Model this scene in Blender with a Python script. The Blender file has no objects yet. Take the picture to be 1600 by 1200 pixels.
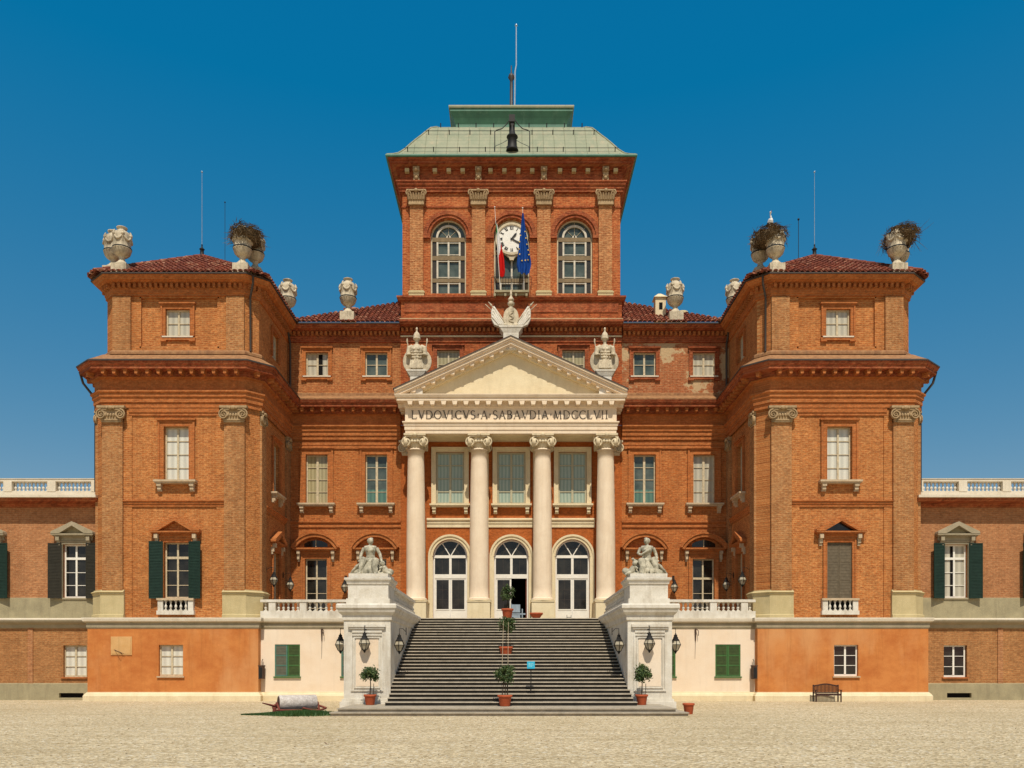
import bpy, math, random
from mathutils import Vector, Matrix
random.seed(7)
PI = math.pi
scene = bpy.context.scene
# ------------------------------------------------------------------ camera, sky, sun, exposure
cam_d = bpy.data.cameras.new("camera"); cam = bpy.data.objects.new("camera", cam_d)
scene.collection.objects.link(cam); scene.camera = cam
cam.location = (0, 0, 1.76); cam.rotation_euler = (PI/2, 0, 0)
cam_d.sensor_width = 36; cam_d.lens = 36*1281/1600
cam_d.shift_y = 440/1600; cam_d.shift_x = 1/1600
cam_d.clip_end = 3000
SUN_EL, SUN_AZ = 58.0, 4.0
w = bpy.data.worlds.new("World"); scene.world = w; w.use_nodes = True
nt = w.node_tree; bg = nt.nodes['Background']
sky = nt.nodes.new('ShaderNodeTexSky'); sky.sky_type = 'NISHITA'; sky.sun_disc = False
sky.sun_elevation = math.radians(SUN_EL); sky.sun_rotation = math.radians(180-SUN_AZ)
sky.altitude = 200; sky.air_density = 1.0; sky.dust_density = 0.6; sky.ozone_density = 2.0
hs = nt.nodes.new('ShaderNodeHueSaturation'); hs.inputs['Hue'].default_value = 0.485
hs.inputs['Saturation'].default_value = 1.25; hs.inputs['Value'].default_value = 1.0
nt.links.new(sky.outputs[0], hs.inputs['Color'])
sep = nt.nodes.new('ShaderNodeSeparateColor'); com = nt.nodes.new('ShaderNodeCombineColor'); nt.links.new(hs.outputs[0], sep.inputs[0])
for i, (k, c) in enumerate(((1.5, -.64), (.80, .79), (.42, 3.15))):      # clear, slightly teal summer sky
    m_ = nt.nodes.new('ShaderNodeMath'); m_.operation = 'MULTIPLY_ADD'; m_.inputs[1].default_value = k; m_.inputs[2].default_value = c; m_.use_clamp = False
    x_ = nt.nodes.new('ShaderNodeMath'); x_.operation = 'MAXIMUM'; x_.inputs[1].default_value = .02
    nt.links.new(sep.outputs[i], m_.inputs[0]); nt.links.new(m_.outputs[0], x_.inputs[0]); nt.links.new(x_.outputs[0], com.inputs[i])
nt.links.new(com.outputs[0], bg.inputs[0])
bg.inputs[1].default_value = 0.085
sd = bpy.data.lights.new("sun", 'SUN'); so = bpy.data.objects.new("sun", sd); scene.collection.objects.link(so)
sd.energy = 4.6; sd.angle = math.radians(0.5); sd.color = (1.0, 0.93, 0.80)
e, a = math.radians(SUN_EL), math.radians(SUN_AZ)
sdir = Vector((math.sin(a)*math.cos(e), -math.cos(a)*math.cos(e), math.sin(e)))
so.rotation_euler = sdir.to_track_quat('Z', 'Y').to_euler(); so.location = (0, 0, 60)
scene.render.engine = 'CYCLES'
scene.view_settings.view_transform = 'Standard'; scene.view_settings.look = 'None'
scene.view_settings.exposure = 0.0; scene.view_settings.gamma = 1
scene.render.resolution_x = 1024; scene.render.resolution_y = 768

# ------------------------------------------------------------------ mesh builder
class MB:
    def __init__(s): s.v = []; s.f = []; s.sm = []; s.mi = []; s.cur = 0
    def add(s, vs, fs, smooth=False):
        o = len(s.v); s.v.extend(vs)
        for f in fs:
            s.f.append([i+o for i in f]); s.sm.append(smooth); s.mi.append(s.cur)
    def box(s, x0, x1, y0, y1, z0, z1):
        s.add([(x0,y0,z0),(x1,y0,z0),(x1,y1,z0),(x0,y1,z0),(x0,y0,z1),(x1,y0,z1),(x1,y1,z1),(x0,y1,z1)],
              [(0,3,2,1),(4,5,6,7),(0,1,5,4),(1,2,6,5),(2,3,7,6),(3,0,4,7)])
    def frust(s, a, b):       # a, b = (x0,x1,y0,y1,z): a hull between two rectangles
        r = lambda q: [(q[0],q[2],q[4]),(q[1],q[2],q[4]),(q[1],q[3],q[4]),(q[0],q[3],q[4])]
        s.add(r(a)+r(b), [(0,3,2,1),(4,5,6,7),(0,1,5,4),(1,2,6,5),(2,3,7,6),(3,0,4,7)])
    def obox(s, c, u, su, sn, sz, n=None):   # box centred c, axis u horizontal, sizes along u, normal, z
        u = Vector(u); n = Vector((u.y, -u.x, 0)); c = Vector(c); vs = []
        for k in (-1, 1):
            for (i, j) in ((-1,-1),(1,-1),(1,1),(-1,1)):
                vs.append(tuple(c + u*(i*su/2) - n*(j*sn/2) + Vector((0,0,k*sz/2))))
        s.add(vs, [(0,3,2,1),(4,5,6,7),(0,1,5,4),(1,2,6,5),(2,3,7,6),(3,0,4,7)])
    def extr(s, poly, y0, y1, smooth=False):      # polygon in xz, counter-clockwise seen from -y
        n = len(poly); vs = [(x,y0,z) for x,z in poly]+[(x,y1,z) for x,z in poly]
        fs = [tuple(range(n)), tuple(range(2*n-1, n-1, -1))]
        s.add(vs, fs)
        s.add(vs, [(i, n+i, n+(i+1)%n, (i+1)%n) for i in range(n)], smooth)
    def ring(s, cx, cz, r0, r1, a0, a1, y0, y1, n=20, sx=1.0):
        for i in range(n):
            p = a0+(a1-a0)*i/n; q = a0+(a1-a0)*(i+1)/n
            P = [(cx+sx*r0*math.cos(p), cz+r0*math.sin(p)), (cx+sx*r1*math.cos(p), cz+r1*math.sin(p)),
                 (cx+sx*r1*math.cos(q), cz+r1*math.sin(q)), (cx+sx*r0*math.cos(q), cz+r0*math.sin(q))]
            vs = [(x,y0,z) for x,z in P]+[(x,y1,z) for x,z in P]
            fs = [(0,1,2,3),(1,5,6,2),(0,3,7,4),(7,6,5,4)]
            if i == 0: fs.append((0,4,5,1))
            if i == n-1: fs.append((3,2,6,7))
            s.add(vs, fs)
    def lathe(s, prof, c=(0,0,0), n=16, smooth=True, sx=1, sy=1, flute=0, fk=12):
        cx, cy, cz = c; vs = []
        for (r, z) in prof:
            for k in range(n):
                t = 2*PI*k/n; rr = r
                if flute: rr = r*(1+flute*math.cos(fk*t))
                vs.append((cx+sx*rr*math.cos(t), cy+sy*rr*math.sin(t), cz+z))
        fs = []
        for i in range(len(prof)-1):
            for k in range(n):
                k2 = (k+1) % n; fs.append((i*n+k, i*n+k2, (i+1)*n+k2, (i+1)*n+k))
        s.add(vs, fs, smooth)
        if prof[0][0] > 1e-4: s.add(vs[:n], [tuple(range(n-1,-1,-1))])
        if prof[-1][0] > 1e-4: s.add(vs[-n:], [tuple(range(n))])
    def tube(s, pts, r, n=6, smooth=True):
        pts = [Vector(p) for p in pts]; m = len(pts); rs = r if isinstance(r, (list, tuple)) else [r]*m
        vs = []; up = None
        for i in range(m):
            d = (pts[min(i+1,m-1)]-pts[max(i-1,0)])
            if d.length < 1e-9: d = Vector((0,0,1))
            d.normalize()
            if up is None:
                up = Vector((0,0,1)) if abs(d.z) < .9 else Vector((1,0,0))
            A = d.cross(up)
            if A.length < 1e-6: A = d.cross(Vector((0.3,1,0.2)))
            A.normalize(); B = A.cross(d); up = B
            for k in range(n):
                t = 2*PI*k/n; vs.append(tuple(pts[i]+A*(rs[i]*math.cos(t))+B*(rs[i]*math.sin(t))))
        fs = [(i*n+k, i*n+(k+1)%n, (i+1)*n+(k+1)%n, (i+1)*n+k) for i in range(m-1) for k in range(n)]
        s.add(vs, fs, smooth); s.add(vs[:n], [tuple(range(n-1,-1,-1))]); s.add(vs[-n:], [tuple(range(n))])
    def ball(s, c, r, n=10, m=7, sx=1, sy=1, sz=1):
        prof = [(max(r*math.sin(PI*i/m),1e-5), -r*sz*math.cos(PI*i/m)) for i in range(m+1)]
        s.lathe(prof, c, n, True, sx, sy)
    def sweep(s, prof, path, cap=True):          # prof (out, z); path front goes left to right
        P = [Vector((p[0], p[1])) for p in path]; n = len(P); k = len(prof); vs = []
        for i in range(n):
            def nrm(a, b): d = (b-a).normalized(); return Vector((d.y, -d.x))
            if i == 0: m = nrm(P[0], P[1])
            elif i == n-1: m = nrm(P[-2], P[-1])
            else:
                n1, n2 = nrm(P[i-1], P[i]), nrm(P[i], P[i+1]); m = (n1+n2)/(1+n1.dot(n2))
            for (o, z) in prof: vs.append((P[i].x+m.x*o, P[i].y+m.y*o, z))
        s.add(vs, [(i*k+j, (i+1)*k+j, (i+1)*k+j+1, i*k+j+1) for i in range(n-1) for j in range(k-1)])
        if cap and k > 2:
            s.add(vs[:k], [tuple(range(k-1,-1,-1))]); s.add(vs[-k:], [tuple(range(k))])
    def blocks(s, path, out, z, su, sn, sz, pitch, taper=0.0):
        for i in range(len(path)-1):
            a, b = Vector((*path[i],0)), Vector((*path[i+1],0)); L = (b-a).length
            u = (b-a)/L; nn = Vector((u.y,-u.x,0)); c = max(1, int(round(L/pitch)))
            if L < pitch*.8: continue
            for k in range(c):
                p = a+u*(L*(k+.5)/c)+nn*(out-sn/2)
                if taper:
                    q = Vector((p.x,p.y,z)); vs = []
                    for kk, sc in ((-1, 1-taper), (1, 1)):
                        for (ii, jj) in ((-1,-1),(1,-1),(1,1),(-1,1)):
                            vs.append(tuple(q+u*(ii*su*sc/2)-nn*(jj*sn/2)+Vector((0,0,kk*sz/2))))
                    s.add(vs, [(0,3,2,1),(4,5,6,7),(0,1,5,4),(1,2,6,5),(2,3,7,6),(3,0,4,7)])
                else: s.obox((p.x,p.y,z), u, su, sn, sz)
    def wall(s, x0, x1, z0, z1, y, holes=(), depth=.3, N=14):
        # holes: (cx, zbottom, width, height[, 'arch']); height to the springing for arches
        H = []
        for h in holes:
            cx, zb, ww, hh = h[:4]; ar = len(h) > 4
            H.append((cx-ww/2, cx+ww/2, zb, zb+hh+(ww/2 if ar else 0), ar, zb+hh))
        xs = sorted(set([x0,x1]+[q for h in H for q in h[:2]])); zs = sorted(set([z0,z1]+[q for h in H for q in h[2:4]]))
        for i in range(len(xs)-1):
            for j in range(len(zs)-1):
                mx, mz = (xs[i]+xs[i+1])/2, (zs[j]+zs[j+1])/2
                if mx < x0 or mx > x1 or any(h[0]<mx<h[1] and h[2]<mz<h[3] for h in H): continue
                s.add([(xs[i],y,zs[j]),(xs[i+1],y,zs[j]),(xs[i+1],y,zs[j+1]),(xs[i],y,zs[j+1])], [(0,1,2,3)])
        for (a0,a1,b0,b1,ar,sp) in H:
            if ar:
                r = (a1-a0)/2; cx = (a0+a1)/2
                pts = [(cx+r*math.cos(PI*k/N), sp+r*math.sin(PI*k/N)) for k in range(N+1)]
                for k in range(N):
                    p, q = pts[k], pts[k+1]
                    s.add([(p[0],y,p[1]),(p[0],y,b1),(q[0],y,b1),(q[0],y,q[1])], [(0,1,2,3)])
                out = [(a0,b0),(a1,b0)]+pts
            else: out = [(a0,b0),(a1,b0),(a1,b1),(a0,b1)]
            n = len(out); vs = [(x,y,z) for x,z in out]+[(x,y+depth,z) for x,z in out]
            s.add(vs, [(i,(i+1)%n,n+(i+1)%n,n+i) for i in range(n)])
    def xf(s, M, start=0):
        for i in range(start, len(s.v)): s.v[i] = tuple(M @ Vector(s.v[i]))
        return s

def mesh_from(mb, name, mats):
    me = bpy.data.meshes.new(name); me.from_pydata(mb.v, [], mb.f)
    me.polygons.foreach_set('use_smooth', mb.sm)
    for m in (mats if isinstance(mats, (list, tuple)) else [mats]): me.materials.append(m)
    if any(mb.mi): me.polygons.foreach_set('material_index', mb.mi)
    me.update(); return me
def link(name, mb, mat, parent=None, loc=(0,0,0), rz=0, world=False):
    """world=True: vertices are in world space; keep them there under a parent at wloc"""
    me = mb if isinstance(mb, bpy.types.Mesh) else None
    if me is None:
        if world:
            off = Vector(W.get(parent.name, (0,0,0))) if parent else Vector((0,0,0))
            xs = [v[0] for v in mb.v]; ys = [v[1] for v in mb.v]; zs = [v[2] for v in mb.v]
            base = Vector(((min(xs)+max(xs))/2, (min(ys)+max(ys))/2, min(zs)))
            mb.v = [(v[0]-base.x, v[1]-base.y, v[2]-base.z) for v in mb.v]
            loc = base-off
        me = mesh_from(mb, name, mat)
    o = bpy.data.objects.new(name, me); scene.collection.objects.link(o)
    o.location = loc; o.rotation_euler = (0,0,rz)
    if parent: o.parent = parent
    if world: W[o.name] = tuple(base)
    return o
W = {}
def psplit(name, mb, mat, parent):
    for i in range(0, len(mb.v), 8):
        m2 = MB(); m2.box(0,1,0,1,0,1); m2.v = mb.v[i:i+8]; P(name, m2, mat, parent)
def thing(name, label, cat, loc=(0,0,0), rz=0, group=None):
    o = bpy.data.objects.new(name, None); scene.collection.objects.link(o); o.empty_display_size = .3
    o.location = loc; o.rotation_euler = (0,0,rz); o['label'] = label; o['category'] = cat
    if group: o['group'] = group
    W[o.name] = tuple(loc); return o
def tag(o, label, cat, group=None):
    o['label'] = label; o['category'] = cat
    if group: o['group'] = group
    return o
def dup(root, loc, rz=0, label=None, sc=None):
    r = root.copy(); scene.collection.objects.link(r); r.location = loc; r.rotation_euler = (0,0,rz)
    if sc: r.scale = (sc,sc,sc) if not isinstance(sc, tuple) else sc
    if label: r['label'] = label
    for ch in list(root.children):
        c = ch.copy(); scene.collection.objects.link(c); c.parent = r
        for g in ch.children:
            d = g.copy(); scene.collection.objects.link(d); d.parent = c
    return r
def remeshed(mb, name, mat, voxel=.03, sm=3):
    o = link('temp', mb, mat); m = o.modifiers.new('r', 'REMESH'); m.mode = 'VOXEL'; m.voxel_size = voxel
    s_ = o.modifiers.new('s', 'SMOOTH'); s_.iterations = sm; s_.factor = .5
    dg = bpy.context.evaluated_depsgraph_get(); dg.update()
    me = bpy.data.meshes.new_from_object(o.evaluated_get(dg)); me.name = name
    me.polygons.foreach_set('use_smooth', [True]*len(me.polygons))
    if not me.materials: me.materials.append(mat)
    bpy.data.objects.remove(o); return me

# ------------------------------------------------------------------ materials
def base_mat(name, rough=.8, spec=.3):
    m = bpy.data.materials.new(name); m.use_nodes = True; n = m.node_tree; b = n.nodes['Principled BSDF']
    b.inputs['Roughness'].default_value = rough; b.inputs['Specular IOR Level'].default_value = spec
    return m, n, b
def nd(n, t, **kw):
    x = n.nodes.new(t)
    for k, v in kw.items(): setattr(x, k, v)
    return x
def mixc(n, fac, a, b, mode='MIX'):
    x = nd(n, 'ShaderNodeMix', data_type='RGBA', blend_type=mode)
    if isinstance(fac, (int,float)): x.inputs[0].default_value = fac
    else: n.links.new(fac, x.inputs[0])
    for i, q in ((6,a),(7,b)):
        if isinstance(q, tuple): x.inputs[i].default_value = (*q[:3],1)
        else: n.links.new(q, x.inputs[i])
    return x.outputs[2]
def noise(n, vec, scale, detail=4, rough=.6, lo=.35, hi=.65):
    t = nd(n, 'ShaderNodeTexNoise'); t.inputs['Scale'].default_value = scale; t.inputs['Detail'].default_value = detail
    t.inputs['Roughness'].default_value = rough; n.links.new(vec, t.inputs['Vector'])
    r = nd(n, 'ShaderNodeMapRange'); r.inputs['From Min'].default_value = lo; r.inputs['From Max'].default_value = hi
    n.links.new(t.outputs['Fac'], r.inputs['Value']); return r.outputs[0]
def scl(n, vec, sx, sy, sz):
    m = nd(n, 'ShaderNodeMapping'); m.inputs['Scale'].default_value = (sx,sy,sz); n.links.new(vec, m.inputs['Vector']); return m.outputs[0]
def pos(n): return nd(n, 'ShaderNodeNewGeometry').outputs['Position']
def bump(n, b, h, strength, dist=.02):
    x = nd(n, 'ShaderNodeBump'); x.inputs['Strength'].default_value = strength; x.inputs['Distance'].default_value = dist
    n.links.new(h, x.inputs['Height']); n.links.new(x.outputs[0], b.inputs['Normal'])
def wallvec(n):
    p = pos(n); s = nd(n, 'ShaderNodeSeparateXYZ'); n.links.new(p, s.inputs[0])
    a = nd(n, 'ShaderNodeMath', operation='ADD'); n.links.new(s.outputs[0], a.inputs[0]); n.links.new(s.outputs[1], a.inputs[1])
    c = nd(n, 'ShaderNodeCombineXYZ'); n.links.new(a.outputs[0], c.inputs[0]); n.links.new(s.outputs[2], c.inputs[1])
    return c.outputs[0]
def brick(name, c1, c2, mortar, patch=None, pale=.25, streak=.35, bw=.30, bh=.10, msize=.012, wear=.5, con=.16, dust=.30):
    m, n, b = base_mat(name, .9, .15); v = wallvec(n); p = pos(n)
    t = nd(n, 'ShaderNodeTexBrick'); n.links.new(v, t.inputs['Vector'])
    t.inputs['Scale'].default_value = 1; t.inputs['Brick Width'].default_value = bw; t.inputs['Row Height'].default_value = bh
    t.inputs['Mortar Size'].default_value = msize; t.inputs['Mortar Smooth'].default_value = .3; t.inputs['Bias'].default_value = -.1
    t.inputs['Color1'].default_value = (*c1,1); t.inputs['Color2'].default_value = (*c2,1); t.inputs['Mortar'].default_value = (*mortar,1)
    c = t.outputs['Color']
    # single bricks darker or paler
    nb = noise(n, scl(n, v, 3.0, 11.0, 1), 1.6, 2, .7, .42, .66); c = mixc(n, nb, c, tuple(x*1.75 for x in mortar)); 
    nn = nd(n, 'ShaderNodeMath', operation='MULTIPLY'); n.links.new(nb, nn.inputs[0]); nn.inputs[1].default_value = pale
    c = mixc(n, nn.outputs[0], t.outputs['Color'], tuple(min(1,x*1.5) for x in mortar))
    big = noise(n, scl(n, p, 1, 1, .45), .35, 5, .62, .38, .68)
    c = mixc(n, big, c, mixc(n, wear, c, tuple(x*.62 for x in c1)))
    st = noise(n, scl(n, v, 1.6, .12, 1), 1.0, 5, .7, .45, .8)
    s2 = nd(n, 'ShaderNodeMath', operation='MULTIPLY'); n.links.new(st, s2.inputs[0]); s2.inputs[1].default_value = streak
    c = mixc(n, s2.outputs[0], c, tuple(x*.5 for x in c2))
    vo = nd(n, 'ShaderNodeTexVoronoi'); vo.inputs['Scale'].default_value = 1; n.links.new(scl(n, v, 5.0, 11.0, 1), vo.inputs['Vector'])
    sv = nd(n, 'ShaderNodeSeparateColor'); n.links.new(vo.outputs['Color'], sv.inputs[0])
    mr = nd(n, 'ShaderNodeMapRange'); mr.inputs['To Min'].default_value = 1-con; mr.inputs['To Max'].default_value = 1+con*.9; n.links.new(sv.outputs[0], mr.inputs['Value'])
    cc = nd(n, 'ShaderNodeCombineColor'); [n.links.new(mr.outputs[0], cc.inputs[i]) for i in range(3)]
    c = mixc(n, 1.0, c, cc.outputs[0], 'MULTIPLY')
    du = noise(n, scl(n, p, 1, 1, .7), 1.1, 6, .7, .5, .72); d2 = nd(n, 'ShaderNodeMath', operation='MULTIPLY'); n.links.new(du, d2.inputs[0]); d2.inputs[1].default_value = dust
    c = mixc(n, d2.outputs[0], c, tuple(min(.8,x*1.25) for x in mortar))
    g = noise(n, p, 9, 3, .7, .3, .7); c = mixc(n, g, c, mixc(n, .3, c, (.02,.012,.008)))
    if patch:
        pm = noise(n, scl(n, p, 1, 1, 1.2), patch[1], 6, .7, patch[2], patch[2]+.03); c = mixc(n, pm, c, patch[0])
    n.links.new(c, b.inputs['Base Color']); bump(n, b, g, .5, .03); return m
def stone(name, c1, c2, stain=None, sc=2.5, rough=.75, streak=.35, grain=.15):
    m, n, b = base_mat(name, rough, .25); p = pos(n)
    c = mixc(n, noise(n, p, sc, 6, .65, .35, .68), c1, c2)
    if stain:
        st = noise(n, scl(n, p, 2.4, 2.4, .25), 1.3, 5, .7, .5, .78)
        s2 = nd(n, 'ShaderNodeMath', operation='MULTIPLY'); n.links.new(st, s2.inputs[0]); s2.inputs[1].default_value = streak
        c = mixc(n, s2.outputs[0], c, stain)
    g = noise(n, p, 26, 3, .7, .3, .7); c = mixc(n, g, c, mixc(n, grain, c, (.03,.025,.02)))
    n.links.new(c, b.inputs['Base Color']); bump(n, b, g, .35, .02); return m
def flat(name, c, rough=.6, spec=.4, metal=0, var=.25, sc=6):
    m, n, b = base_mat(name, rough, spec); b.inputs['Metallic'].default_value = metal; p = pos(n)
    n.links.new(mixc(n, noise(n, p, sc, 4, .6, .3, .7), c, tuple(x*(1-var) for x in c)), b.inputs['Base Color']); return m

M = {}
M['tower'] = brick('tower_brick', (.50,.155,.036), (.36,.095,.022), (.52,.26,.095), pale=.5, wear=.35, streak=.25)
M['tower_pil'] = brick('pilaster_brick', (.43,.165,.05), (.33,.11,.032), (.46,.27,.12), pale=.5, wear=.4, streak=.4)
M['tower_trim'] = brick('tower_trim_brick', (.50,.15,.038), (.43,.12,.03), (.47,.20,.07), pale=.2, wear=.3)
M['facade'] = brick('facade_brick', (.49,.135,.03), (.36,.085,.02), (.48,.22,.075), pale=.42, wear=.4, streak=.3)
M['attic'] = brick('attic_brick', (.43,.115,.033), (.31,.075,.022), (.50,.26,.10), pale=.5, wear=.4)
M['attic_worn'] = brick('worn_attic_brick', (.43,.115,.035), (.36,.09,.03), (.45,.25,.12), pale=.4, wear=.5, patch=((.47,.33,.18), .42, .515))
M['red'] = brick('red_brick', (.42,.08,.022), (.32,.058,.018), (.44,.17,.06), pale=.4, wear=.6, con=.28, dust=.5, streak=.5)
M['trim_red'] = brick('red_trim', (.34,.068,.024), (.27,.05,.018), (.40,.15,.06), pale=.4, wear=.6, con=.28, dust=.55, streak=.5)
M['clock_tower'] = brick('clock_tower_brick', (.45,.085,.022), (.27,.042,.012), (.52,.22,.08), pale=.6, wear=.3)
M['clock_pil'] = brick('clock_pilaster_brick', (.42,.13,.04), (.30,.075,.022), (.54,.30,.13), pale=.7, wear=.3)
M['wing'] = brick('wing_brick', (.46,.19,.075), (.38,.145,.055), (.46,.25,.12), pale=.3, wear=.35, con=.14)
M['wing_dark'] = brick('wing_base_brick', (.44,.185,.065), (.36,.14,.045), (.43,.24,.10), pale=.35, wear=.5, con=.16)
M['porch'] = brick('portico_wall', (.47,.125,.025), (.42,.105,.02), (.46,.14,.04), pale=.15, wear=.3)
def plaster(name, c1, c2, c3, drip=.4):
    m, n, b = base_mat(name, .88, .2); p = pos(n)
    c = mixc(n, noise(n, scl(n, p, 1,1,1.4), .9, 7, .68, .38, .64), c1, c2)
    c = mixc(n, noise(n, scl(n, p, 1,1,.5), .38, 5, .6, .5, .7), c, c3)
    dn = noise(n, scl(n, p, 3.2,3.2,.18), 1.0, 5, .75, .52, .8); dm = nd(n, 'ShaderNodeMath', operation='MULTIPLY'); n.links.new(dn, dm.inputs[0]); dm.inputs[1].default_value = drip
    c = mixc(n, dm.outputs[0], c, tuple(x*.5 for x in c2))
    sp = noise(n, p, 3.5, 7, .8, .62, .70); dq = nd(n, 'ShaderNodeMath', operation='MULTIPLY'); n.links.new(sp, dq.inputs[0]); dq.inputs[1].default_value = drip
    c = mixc(n, dq.outputs[0], c, tuple(min(.85,x*1.35+.03) for x in c1))
    g = noise(n, p, 30, 3, .7, .3, .7); c = mixc(n, g, c, mixc(n, .12, c, (.03,.02,.01)))
    n.links.new(c, b.inputs['Base Color']); bump(n, b, g, .3, .02); return m
M['podium'] = plaster('orange_plaster', (.60,.225,.06), (.48,.15,.036), (.62,.29,.11))
M['cream'] = plaster('cream_plaster', (.84,.69,.52), (.80,.63,.45), (.85,.72,.56), .18)
M['plaque'] = plaster('sundial_plaster', (.66,.40,.17), (.60,.33,.12), (.68,.44,.2))
M['cream_stone'] = stone('cream_stone', (.78,.66,.43), (.70,.57,.35), (.42,.33,.18), 1.6, streak=.35)
M['column'] = stone('column_stucco', (.82,.67,.485), (.75,.59,.41), (.52,.39,.26), 1.6, streak=.45, grain=.08)
M['pedestal'] = stone('ochre_stone', (.58,.47,.25), (.50,.40,.20), (.33,.27,.13), 2, streak=.45)
M['marble'] = stone('weathered_marble', (.76,.71,.61), (.62,.56,.45), (.33,.26,.17), 2.6, streak=.65)
M['marble_old'] = stone('old_marble', (.60,.54,.40), (.26,.24,.17), (.07,.07,.05), 8, streak=.85)
M['urn'] = stone('urn_stone', (.68,.58,.41), (.44,.36,.24), (.09,.075,.05), 6, streak=.8)
M['grey_stone'] = stone('grey_stone', (.40,.34,.20), (.30,.255,.15), (.16,.13,.08), 1.6, streak=.5)
M['greymould'] = stone('grey_moulding', (.40,.33,.22), (.32,.27,.17), (.2,.16,.1), 2)
M['whiteband'] = stone('pale_band', (.74,.66,.52), (.66,.57,.43), (.4,.34,.25), 2)
M['capital'] = stone('capital_stone', (.46,.32,.17), (.33,.22,.11), (.10,.07,.04), 5, streak=.6)
M['capital_pale'] = stone('pale_capital', (.72,.60,.40), (.60,.49,.31), (.26,.2,.12), 5, streak=.5)
M['step'] = stone('step_stone', (.46,.39,.29), (.33,.28,.205), (.12,.10,.08), 3, streak=.4)
M['riser_shade'] = stone('shaded_riser_stone', (.04,.034,.026), (.025,.021,.016), (.015,.013,.01), 3, streak=.5)  # shadow under each nosing put into the colour, far darker than the tread stone
M['ledge'] = stone('ledge_mortar', (.40,.21,.09), (.25,.11,.045), (.08,.055,.035), 5, streak=.6)
M['sill'] = stone('sill_stone', (.60,.46,.30), (.48,.36,.22), (.25,.18,.1), 4)
M['white'] = flat('white_paint', (.80,.76,.66), .55, .4, var=.12)
M['creampaint'] = flat('cream_paint', (.62,.51,.33), .65, .3, var=.35, sc=9)
M['sash'] = flat('worn_white_sash', (.62,.56,.44), .65, .3, var=.3)
M['oldwood'] = flat('weathered_frame', (.23,.16,.08), .7, .3, var=.3)
M['tealframe'] = flat('grey_olive_frame', (.44,.40,.26), .6, .4, var=.2)
M['iron'] = flat('dark_iron', (.018,.016,.014), .6, .25, var=.3)
M['rust'] = flat('rusty_iron', (.10,.055,.035), .8, .3, var=.4)
M['lead'] = flat('lead_pipe', (.055,.04,.03), .55, .4, var=.3)
M['shut_dark'] = flat('dark_green_shutter', (.013,.034,.024), .8, .2, var=.3)
M['shut_brown'] = flat('brown_green_shutter', (.034,.030,.020), .8, .2, var=.3)
M['shut_grey'] = flat('grey_brown_shutter', (.16,.125,.08), .8, .2, var=.35)
M['shut_green'] = flat('green_shutter', (.05,.15,.035), .6, .4, var=.25)
M['shut_teal'] = flat('teal_shutter', (.07,.19,.14), .6, .4, var=.25)
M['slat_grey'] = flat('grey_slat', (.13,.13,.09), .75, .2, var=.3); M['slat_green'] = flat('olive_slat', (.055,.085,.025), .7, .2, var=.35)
M['terracotta'] = flat('terracotta', (.48,.10,.035), .75, .3, var=.25)
M['soil'] = flat('soil', (.05,.035,.02), .95, .1)
M['trunk'] = flat('bark', (.07,.045,.025), .9, .1)
M['bench'] = flat('dark_bench_wood', (.05,.018,.012), .5, .4)
M['rwood'] = flat('red_brown_timber', (.22,.06,.04), .8, .2, var=.4)
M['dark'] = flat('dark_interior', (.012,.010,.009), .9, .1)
M['twig'] = flat('twig', (.20,.14,.08), .95, .05, var=.6, sc=3)
M['feather'] = flat('white_feather', (.82,.80,.76), .8, .2, var=.1)
M['blackf'] = flat('black_feather', (.015,.014,.015), .6, .3)
M['beak'] = flat('orange_beak', (.5,.09,.03), .5, .4)
M['signblue'] = flat('sky_blue_sign', (.03,.42,.62), .4, .4, var=.05)
M['rope'] = flat('pale_rope', (.55,.42,.27), .8, .1)
M['fl_green'] = flat('flag_green', (.02,.22,.06), .8, .1, var=.1)
M['fl_white'] = flat('flag_white', (.78,.76,.74), .8, .1, var=.08)
M['fl_red'] = flat('flag_red', (.62,.015,.012), .8, .1, var=.15)
M['fl_blue'] = flat('flag_blue', (.012,.07,.32), .8, .1, var=.25)
M['fl_gold'] = flat('flag_gold', (.75,.50,.05), .7, .2, var=.1)
M['letter'] = flat('bronze_letter', (.05,.035,.022), .6, .3)
M['leafbrown'] = flat('dead_leaf', (.12,.04,.015), .8, .2)
M['gate'] = flat('aluminium', (.45,.55,.62), .3, .5, metal=.6)
# copper with seams
def copper(name, c1, c2, c3):
    m, n, b = base_mat(name, .6, .4); p = pos(n)
    c = mixc(n, noise(n, scl(n, p, 1,1,.5), 1.1, 6, .7, .38, .66), c1, c2)
    c = mixc(n, noise(n, scl(n, p, 3,3,.3), 1.0, 4, .7, .52, .75), c, c3)
    wv = nd(n, 'ShaderNodeTexWave', wave_type='BANDS', bands_direction='Z'); wv.inputs['Scale'].default_value = .9
    n.links.new(p, wv.inputs['Vector']); r = nd(n, 'ShaderNodeMapRange'); r.inputs['From Min'].default_value = .93; r.inputs['From Max'].default_value = 1
    n.links.new(wv.outputs['Fac'], r.inputs['Value']); q = nd(n,'ShaderNodeMath',operation='MULTIPLY'); n.links.new(r.outputs[0], q.inputs[0]); q.inputs[1].default_value=.35
    c = mixc(n, q.outputs[0], c, tuple(x*.5 for x in c2))
    n.links.new(c, b.inputs['Base Color']); return m
M['copper'] = copper('pale_verdigris', (.29,.29,.18), (.21,.235,.14), (.36,.31,.19))
M['copper_dark'] = copper('dark_verdigris', (.065,.19,.12), (.045,.13,.085), (.10,.22,.15))
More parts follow.
